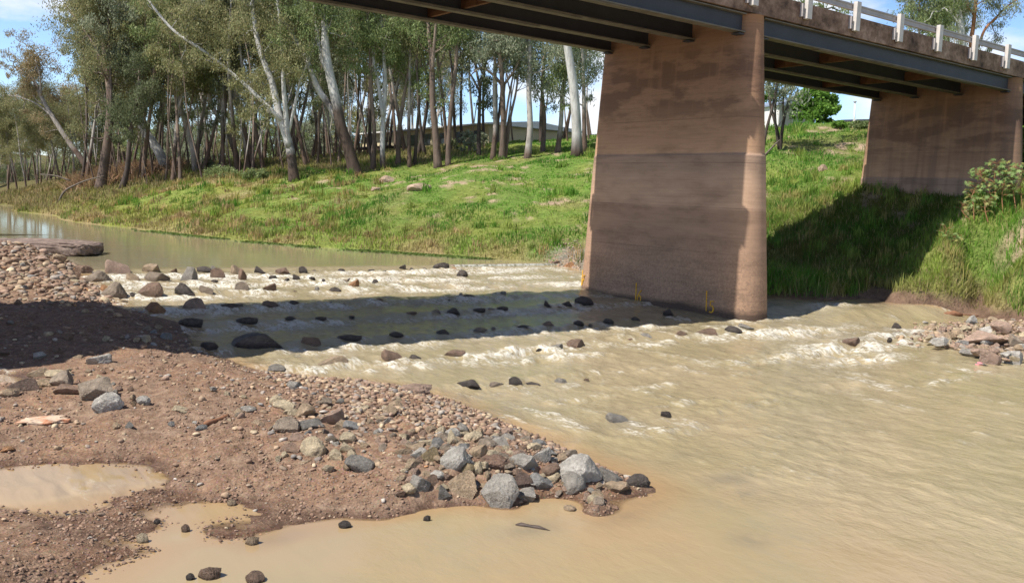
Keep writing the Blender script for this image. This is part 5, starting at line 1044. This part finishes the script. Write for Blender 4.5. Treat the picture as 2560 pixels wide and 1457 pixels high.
h = (.045 + .10 * sstep(.5, .68, tus) + .06 * sstep(.5, .7, tus2)) * rng.uniform(.5, 1.3, n) + edge * .22 * rng.random(n) + right * .26 * rng.random(n) + und * .4 * rng.random(n)
c = c * (1 - (sstep(15.2, 16.2, wof(x, y)) * sstep(21.6, 20.2, wof(x, y)) * sstep(22, 25, aof(x, y)))[:, None] * np.array([.42, .55, .5])); dk = sstep(.56, .68, tus)[:, None] * (1 - und[:, None]); c = c * (1 - dk * .8) + np.array([.09, .23, .03]) * dk * .8  # bridge shade put into the grass colour under the deck; tussocks darker
strw = (rng.random(n) < .10 + .35 * edge * sstep(6, -6, x) + .35 * und)[:, None]; c = np.where(strw, np.array([.40, .32, .16]) * rng.uniform(.7, 1.2, (n, 1)), c) * rng.uniform(.7, 1.3, (n, 1))
def clumps(N_, fn, t0, t1, r0, r1, nb_, rad, hh, colf):
    X_, Y_, R_ = sample(N_, t0, t1, r0, r1); h_ = gfar(X_, Y_, False) - lev(X_, Y_); k_ = fn(X_, Y_, h_); X_, Y_, R_ = X_[k_], Y_[k_], R_[k_]; m = len(X_)
    sz = rng.uniform(.5, 1.3, m); ii = np.repeat(np.arange(m), nb_); q = rng.normal(size=(len(ii), 2)) * rad * .5 * sz[ii][:, None]; x_, y_ = X_[ii] + q[:, 0], Y_[ii] + q[:, 1]
    return x_, y_, gfar(x_, y_), R_[ii], colf(m)[ii] * rng.uniform(.7, 1.3, (len(ii), 1)), hh * sz[ii] * np.exp(-(np.hypot(q[:, 0], q[:, 1]) / (rad * sz[ii])) ** 2) * rng.uniform(.6, 1.2, len(ii))
def cmix(cols): return lambda m: np.array(cols)[rng.integers(0, len(cols), m)] * rng.uniform(.8, 1.2, (m, 1))
G1 = clumps(420, lambda X_, Y_, h_: (h_ > .6) & (Y_ < 66) & (Y_ > 26), -34, 34, 28, 66, 46, .42, .55, cmix([(.10, .24, .03), (.14, .29, .04), (.20, .33, .05), (.26, .32, .07)]))
G2 = clumps(2600, lambda X_, Y_, h_: (h_ > .05) & (h_ < .9) & (X_ < 6), -40, 14, 30, 110, 40, .38, .42, cmix([(.46, .33, .15), (.40, .33, .13), (.30, .30, .08), (.52, .38, .20), (.22, .28, .06)]))
G3 = clumps(700, lambda X_, Y_, h_: (h_ > .4) & (X_ > 7) & (Y_ < 40), 10, 38, 23, 42, 60, .35, .45, cmix([(.22, .32, .06), (.30, .36, .08), (.38, .34, .12), (.14, .26, .04)]))
G4 = clumps(1500, lambda X_, Y_, h_: (h_ > .6) & (X_ < -8), -40, -5, 40, 100, 36, .5, .45, cmix([(.36, .34, .09), (.28, .32, .06), (.44, .34, .14), (.20, .28, .05), (.34, .24, .12)]))
for G in (G1, G2, G3, G4):
    x, y, z, rr, c, h = [np.concatenate([a__, b__]) for a__, b__ in zip((x, y, z, rr, c, h), G)]
n = len(x)
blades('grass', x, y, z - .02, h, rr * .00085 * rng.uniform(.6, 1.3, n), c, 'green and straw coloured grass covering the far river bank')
# finer long grass on the near part of the right bank
x, y, rr = sample(150000, 14, 38, 22, 40); z = gfar(x, y); zs = gfar(x, y, False); h0 = zs - lev(x, y); ok = (h0 > .12 + .2 * (rng.random(len(x)) < .9) * (wof(x, y) < 15.8)) & (x > 8); x, y, z, rr, h0 = [q[ok] for q in (x, y, z, rr, h0)]; n = len(x)
c, _, _ = bank_col(x, y, z); tus = fbm(x * 1.1, y * 1.1, 66, 4); c = (c * .75 + np.array([.30, .36, .07]) * .35 * sstep(.4, .6, tus)[:, None]) * (1 - (sstep(15.2, 16.2, wof(x, y)) * sstep(21.6, 20.2, wof(x, y)) * sstep(22, 25, aof(x, y)))[:, None] * np.array([.42, .55, .5])); strw = (rng.random(n) < .16 + .25 * (h0 < .9))[:, None]; c = np.where(strw, np.array([.42, .35, .17]), c) * rng.uniform(.6, 1.35, (n, 1))  # blade colours carry the deck's shade in the strip below the bridge
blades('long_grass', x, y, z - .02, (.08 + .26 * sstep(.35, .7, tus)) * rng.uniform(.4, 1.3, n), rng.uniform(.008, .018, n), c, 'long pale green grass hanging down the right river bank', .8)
# brown dead weeds at the left end of the wood
P_ = []
while len(P_) < 9000:
    u = rng.normal(300, 85); v = rng.uniform(432, 474)
    if 165 < u < 470: P_.append((u, v))
P_ = np.array(P_); Yw = np.interp(P_[:, 1], [432, 445, 474], [86, 80, 71.5]) + rng.normal(size=len(P_)) * 1.5; x = np.array([on_y(a, 450, b_)[0] for (a, _), b_ in zip(P_, Yw)]); y = Yw; z = gfar(x, y); n = len(x)
blades('dead_weeds', x, y, z, rng.uniform(.2, 1.25, n), rng.uniform(.04, .13, n), np.array([.29, .18, .11]) * rng.uniform(.4, 1.5, (n, 1)) + rng.uniform(0, .05, (n, 3)) * [1, 1, .3], 'tangle of reddish brown dead weeds around the dark trunks', 1.1)
# fallen grey branches at the left bank
for pts, r_, lb in [([(140, 520), (160, 480), (190, 462), (220, 450), (260, 440)], 5, 'fallen grey branch arching over the left grass'), ([(176, 452), (140, 440), (100, 436)], 3, 'thin fallen branch pointing at the far bend')]:
    mb = MB(); P3 = []
    for u, v in pts: P3.append(on_y(u, v, 66))
    mb.tube(smoothpath(P3, 4), np.linspace(r_, 2, (len(pts) - 1) * 4 + 1) / F * 66 / 2 * 1.3, 6); tag(mb.build('fallen_branch', MT['palewood'], smooth=True), lb, 'branch')
q = on_y(1912, 392, 43); mb = MB(); mb.tube([on_y(1905, 395, 43), on_y(1922, 378, 43), on_y(1940, 358, 43), on_y(1950, 350, 43)], [.05, .045, .03, .02], 6); tag(mb.build('fallen_branch', MT['palewood'], smooth=True), 'bleached fallen branch leaning at the foot of the many-stemmed tree', 'branch')
# green water weed along the far waterline
n = 5000; tt = rng.random(n); us = np.interp(tt, [0, 1], [330, 1330]); x = []; y = []; z = []
for u in us:
    v = np.interp(u, [300, 400, 550, 700, 850, 1000, 1200, 1330], [570, 580, 596, 611, 622, 632, 646, 656]) + abs(rng.normal()) * 1.8 - .5; q = on_water(u, v); x.append(q[0]); y.append(q[1]); z.append(q[2])
k_ = fbm(np.array(x) * .8, np.array(y) * .8, 7, 3) > .48; x, y, z = np.array(x)[k_], np.array(y)[k_], np.array(z)[k_]; n = len(x)
blades('water_weed', x, y, z, rng.uniform(.02, .07, n), rng.uniform(.08, .2, n), np.array([.17, .24, .06]) * rng.uniform(.6, 1.3, (n, 1)), 'thin line of bright green weed along the waterline', 2.)

# broad-leaved plants on the right bank
def castor(pts, nl, label, R=.10, Yb=27.5, tall=None):
    u, v = pts[0]; q = hit(u, v, gfar, 24, 45); Yb = q[1] - .1; q = on_y(u, v, Yb); root = empty('broad_leaved_plant', q, label, 'plant', 'broad-leaved plants on the right bank'); mb = MB(); V = []; Fc = []; K = []; P = [on_y(a, b_, Yb + .1 * i) for i, (a, b_) in enumerate(pts)]; path = smoothpath(P, 3)
    mb.tube(path, np.linspace(.016, .008, len(path)), 5, cap=False)
    for i in range(int(nl * 3.4)):
        j = int(len(path) * rng.uniform(.35, 1)); j = min(j, len(path) - 1); an = rng.uniform(0, 6.28); L = rng.uniform(.12, .34); e = path[j] + np.array([math.cos(an) * L, math.sin(an) * L, rng.uniform(.02, .16)]); mb.tube([path[j], (path[j] + e) / 2 + [0, 0, .03], e], [.006, .005, .004], 4, cap=False)
        nrm = np.array([rng.normal() * .5 - .3, rng.normal() * .5 - .5, 1.]); nrm /= np.linalg.norm(nrm); ax = np.cross(nrm, [math.cos(an), math.sin(an), .2]); ax /= np.linalg.norm(ax); ay = np.cross(nrm, ax); r_ = R * rng.uniform(.6, 1.25); base = len(V); V.append(e); lob = 7
        for k in range(lob * 2):
            t = k * math.pi / lob; rr_ = r_ * (1 if k % 2 == 0 else .36); V.append(e + (ax * math.cos(t) + ay * math.sin(t)) * rr_ - nrm * .015 * (k % 2 == 0))
        Fc += [(base, base + 1 + k, base + 1 + (k + 1) % (lob * 2)) for k in range(lob * 2)]; cc_ = np.array([[.22, .33, .10], [.28, .38, .14], [.15, .25, .08], [.33, .33, .11]][rng.integers(4)]) * rng.uniform(.8, 1.2); K += [cc_] * (lob * 2 + 1)
    mb.build('stem', MT['stemred'], root, smooth=True, loc0=q); mk('leaves', np.array(V) - q, np.array(Fc), MT['grass'], root, col=np.array(K))
MT['stemred'] = simple('reddish_stem', (.32, .16, .08), .7, .3, 20, .2)
castor([(2435, 548), (2433, 510), (2430, 490), (2440, 470), (2448, 440)], 16, 'tallest broad-leaved plant at the left of the thicket')
castor([(2425, 550), (2410, 535), (2402, 520), (2408, 512)], 4, 'short plant leaning left before the dark shade', .1)
castor([(2482, 525), (2478, 495), (2468, 465), (2452, 440), (2450, 428)], 16, 'broad-leaved plant with a bent reddish stem')
castor([(2492, 528), (2488, 480), (2486, 445), (2492, 410)], 20, 'tall bushy plant carrying a brown seed spike')
castor([(2508, 535), (2505, 490), (2512, 450), (2520, 425)], 16, 'broad-leaved plant left of the second pier edge')
castor([(2540, 530), (2535, 490), (2530, 450), (2538, 420)], 18, 'broad-leaved plant over the pier edge')
castor([(2556, 520), (2552, 470), (2556, 415)], 14, 'broad-leaved plant at the right picture edge')
castor([(2366, 608), (2364, 590), (2366, 572)], 5, 'small plant with a yellow top standing in the shade edge', .08, 28.5)
castor([(2362, 612), (2368, 602), (2378, 594)], 8, 'pale low plant at the border of the shade', .11, 28.5)
castor([(2390, 612), (2392, 600), (2396, 592)], 5, 'pale small plant right of the low plant', .09, 28.3)
castor([(2470, 555), (2462, 520), (2470, 500)], 10, 'low broad-leaved plant in the middle of the thicket')

# ------------------------------------------------------------------ buildings beyond the bank
def quadprism(name, P, z0, z1, mat, root, loc0):
    n = len(P); V = [(p_[0], p_[1], z0) for p_ in P] + [(p_[0], p_[1], z1) for p_ in P]; V = np.array(V) - loc0
    return mk(name, V, [tuple(range(n))[::-1], tuple(range(n, 2 * n))] + [(i, (i + 1) % n, n + (i + 1) % n, n + i) for i in range(n)], MT[mat], root)
def frame_of(A, B, depth):
    A, B = np.array(A[:2]), np.array(B[:2]); d = (B - A) / np.linalg.norm(B - A); nrm = np.array([-d[1], d[0]]); return A, B, d, nrm * depth
def slabbox(name, A, d, nr, s0, s1, t0, t1, z0, z1, mat, root, loc0):
    P = [A + d * s0 + nr * t0, A + d * s1 + nr * t0, A + d * s1 + nr * t1, A + d * s0 + nr * t1]; return quadprism(name, P, z0, z1, mat, root, loc0)
def roof(name, A, d, nr, L, Wd, z, rise, ov, mat, root, loc0, th=.12):
    V = []
    for s in (-ov, L + ov):
        for t, zz in ((-ov, z), (Wd / 2, z + rise), (Wd + ov, z)):
            p_ = A + d * s + nr * t; V += [(p_[0], p_[1], zz), (p_[0], p_[1], zz + th)]
    V = np.array(V) - loc0; Fc = [(0, 4, 10, 6), (1, 7, 9, 3), (3, 9, 11, 5), (0, 1, 3, 5, 4), (6, 10, 11, 9, 7), (0, 6, 7, 1), (4, 5, 11, 10)]
    return mk(name, V, Fc, MT[mat], root)
# cream house
A = on_y(905, 330, 100); B = on_y(1222, 345, 78); zb = 6.2; A2, B2, d, nr = frame_of(A, B, 1.); L = np.linalg.norm(B2 - A2); loc0 = np.array([*A2, zb]); hs = empty('cream_house', loc0, 'long cream house with a pale roof and dark verandah behind the trees', 'house')
zr = 9.0
slabbox('wall', A2, d, nr, 0, L, 0, 9, zb - .5, zr, 'cream', hs, loc0)
roof('roof', A2, d, nr, L, 9, zr, .5, .7, 'roofwhite', hs, loc0)
for s in np.arange(2.2, L - 1, 3.1):
    w_ = slabbox('window', A2, d, nr, s, s + 1.3, -.03, .02, 7.55, 8.6, 'glass', hs, loc0)
    slabbox('frame', A2, d, nr, s - .08, s + 1.38, -.02, .01, 7.47, 8.68, 'whitewall', w_, 0 * loc0)
slabbox('verandah_roof', A2, d, nr, .5, L * .45, -2.4, -.035, 7.35, 7.45, 'dark', hs, loc0)
for s in np.linspace(.7, L * .45 - .2, 6): slabbox('verandah_post', A2, d, nr, s, s + .12, -2.35, -2.23, zb - .6, 7.34, 'greywall', hs, loc0)
# lower white buildings to the right of it
A = on_y(1285, 345, 112); B = on_y(1410, 345, 100); A2, B2, d, nr = frame_of(A, B, 1); L = np.linalg.norm(B2 - A2); loc0 = np.array([*A2, 7.]); hs = empty('white_shed', loc0, 'low long white shed seen between the trunks left of the pier', 'shed')
slabbox('wall', A2, d, nr, 0, L, 0, 6, 6, 9.3, 'whitewall', hs, loc0); roof('roof', A2, d, nr, L, 6, 9.3, .25, .3, 'roofwhite', hs, loc0)
for s in (2, 4.6): slabbox('door', A2, d, nr, s, s + 1.5, -.04, .02, 6.5, 8.6, 'greywall', hs, loc0)
A = on_y(1418, 345, 95); B = on_y(1475, 345, 92); A2, B2, d, nr = frame_of(A, B, 1); L = np.linalg.norm(B2 - A2); loc0 = np.array([*A2, 7.]); hs = empty('white_shed', loc0, 'small white shed with a yellow panel beside the pier', 'shed')
slabbox('wall', A2, d, nr, 0, L, 0, 4, 6, 9.2, 'whitewall', hs, loc0); roof('roof', A2, d, nr, L, 4, 9.2, .5, .2, 'greywall', hs, loc0); slabbox('panel', A2, d, nr, .2, .9, -.04, .02, 7.6, 8.7, 'yellow', hs, loc0)
# shed seen between the piers
A = on_y(1880, 320, 84); B = on_y(1944, 320, 80); A2, B2, d, nr = frame_of(A, B, 1); L = np.linalg.norm(B2 - A2); loc0 = np.array([*A2, 8.]); hs = empty('white_shed', loc0, 'tall white shed with a blue-grey roof between the piers', 'shed')
nr2 = np.array([.80, .6]); t1 = 4.2
P = [A2, B2, B2 + nr2 * 5, A2 + nr2 * 5]; quadprism('wall', P, 7, 11.85, 'whitewall', hs, loc0)
P = [B2 + [.01, -.01], B2 + nr2 * 5 + [.01, -.01], B2 + nr2 * 5 + [.0, .06], B2 + [.0, .06]]
P2 = [B2 + (nr2 * .02) + np.array([.05, -.06]), B2 + nr2 * 5 + np.array([.05, -.06]), B2 + nr2 * 5, B2]; quadprism('shaded_side_sheet', P2, 7, 12.1, 'greywall', hs, loc0)  # grey sheet over the white wall paints in its shaded side
roof('roof', A2, d, nr, L, 5, 11.86, .9, .25, 'roofblue', hs, loc0); P3 = [B2 + nr2 * 1.2 + np.array([.06, -.075]), B2 + nr2 * 2. + np.array([.06, -.075]), B2 + nr2 * 2., B2 + nr2 * 1.2]; quadprism('door', P3, 8.4, 9.9, 'roofblue', hs, loc0)
A = on_y(2080, 300, 118); B = on_y(2260, 300, 112); A2, B2, d, nr = frame_of(A, B, 1); L = np.linalg.norm(B2 - A2); loc0 = np.array([*A2, 8.]); hs = empty('dark_shed', loc0, 'long low dark-roofed shed on the crest by the white pole', 'shed')
slabbox('wall', A2, d, nr, 0, L, 0, 8, 8, 14.2, 'dark', hs, loc0); roof('roof', A2, d, nr, L, 8, 14.21, .6, .3, 'dark', hs, loc0)
q = on_y(2136, 312, 62); mb = MB(); mb.tube([q - [0, 0, .4], on_y(2137.5, 256, 62)], [.06, .05], 10); root = empty('pole', q, 'white pole standing on the crest beside the dark shed', 'pole'); mb.build('shaft', MT['whitewall'], root, smooth=True, loc0=q)
mb = MB(); mb.tube([q - [0, 0, .1], q + [0, 0, .35]], [.11, .11], 10); mb.build('sleeve', MT['greywall'], root, smooth=True, loc0=q); mb = MB(); mb.tube([on_y(2137.5, 256.2, 62), on_y(2137.5, 253.5, 62)], [.1, .1], 8); mb.build('cap', MT['greywall'], root, loc0=q)
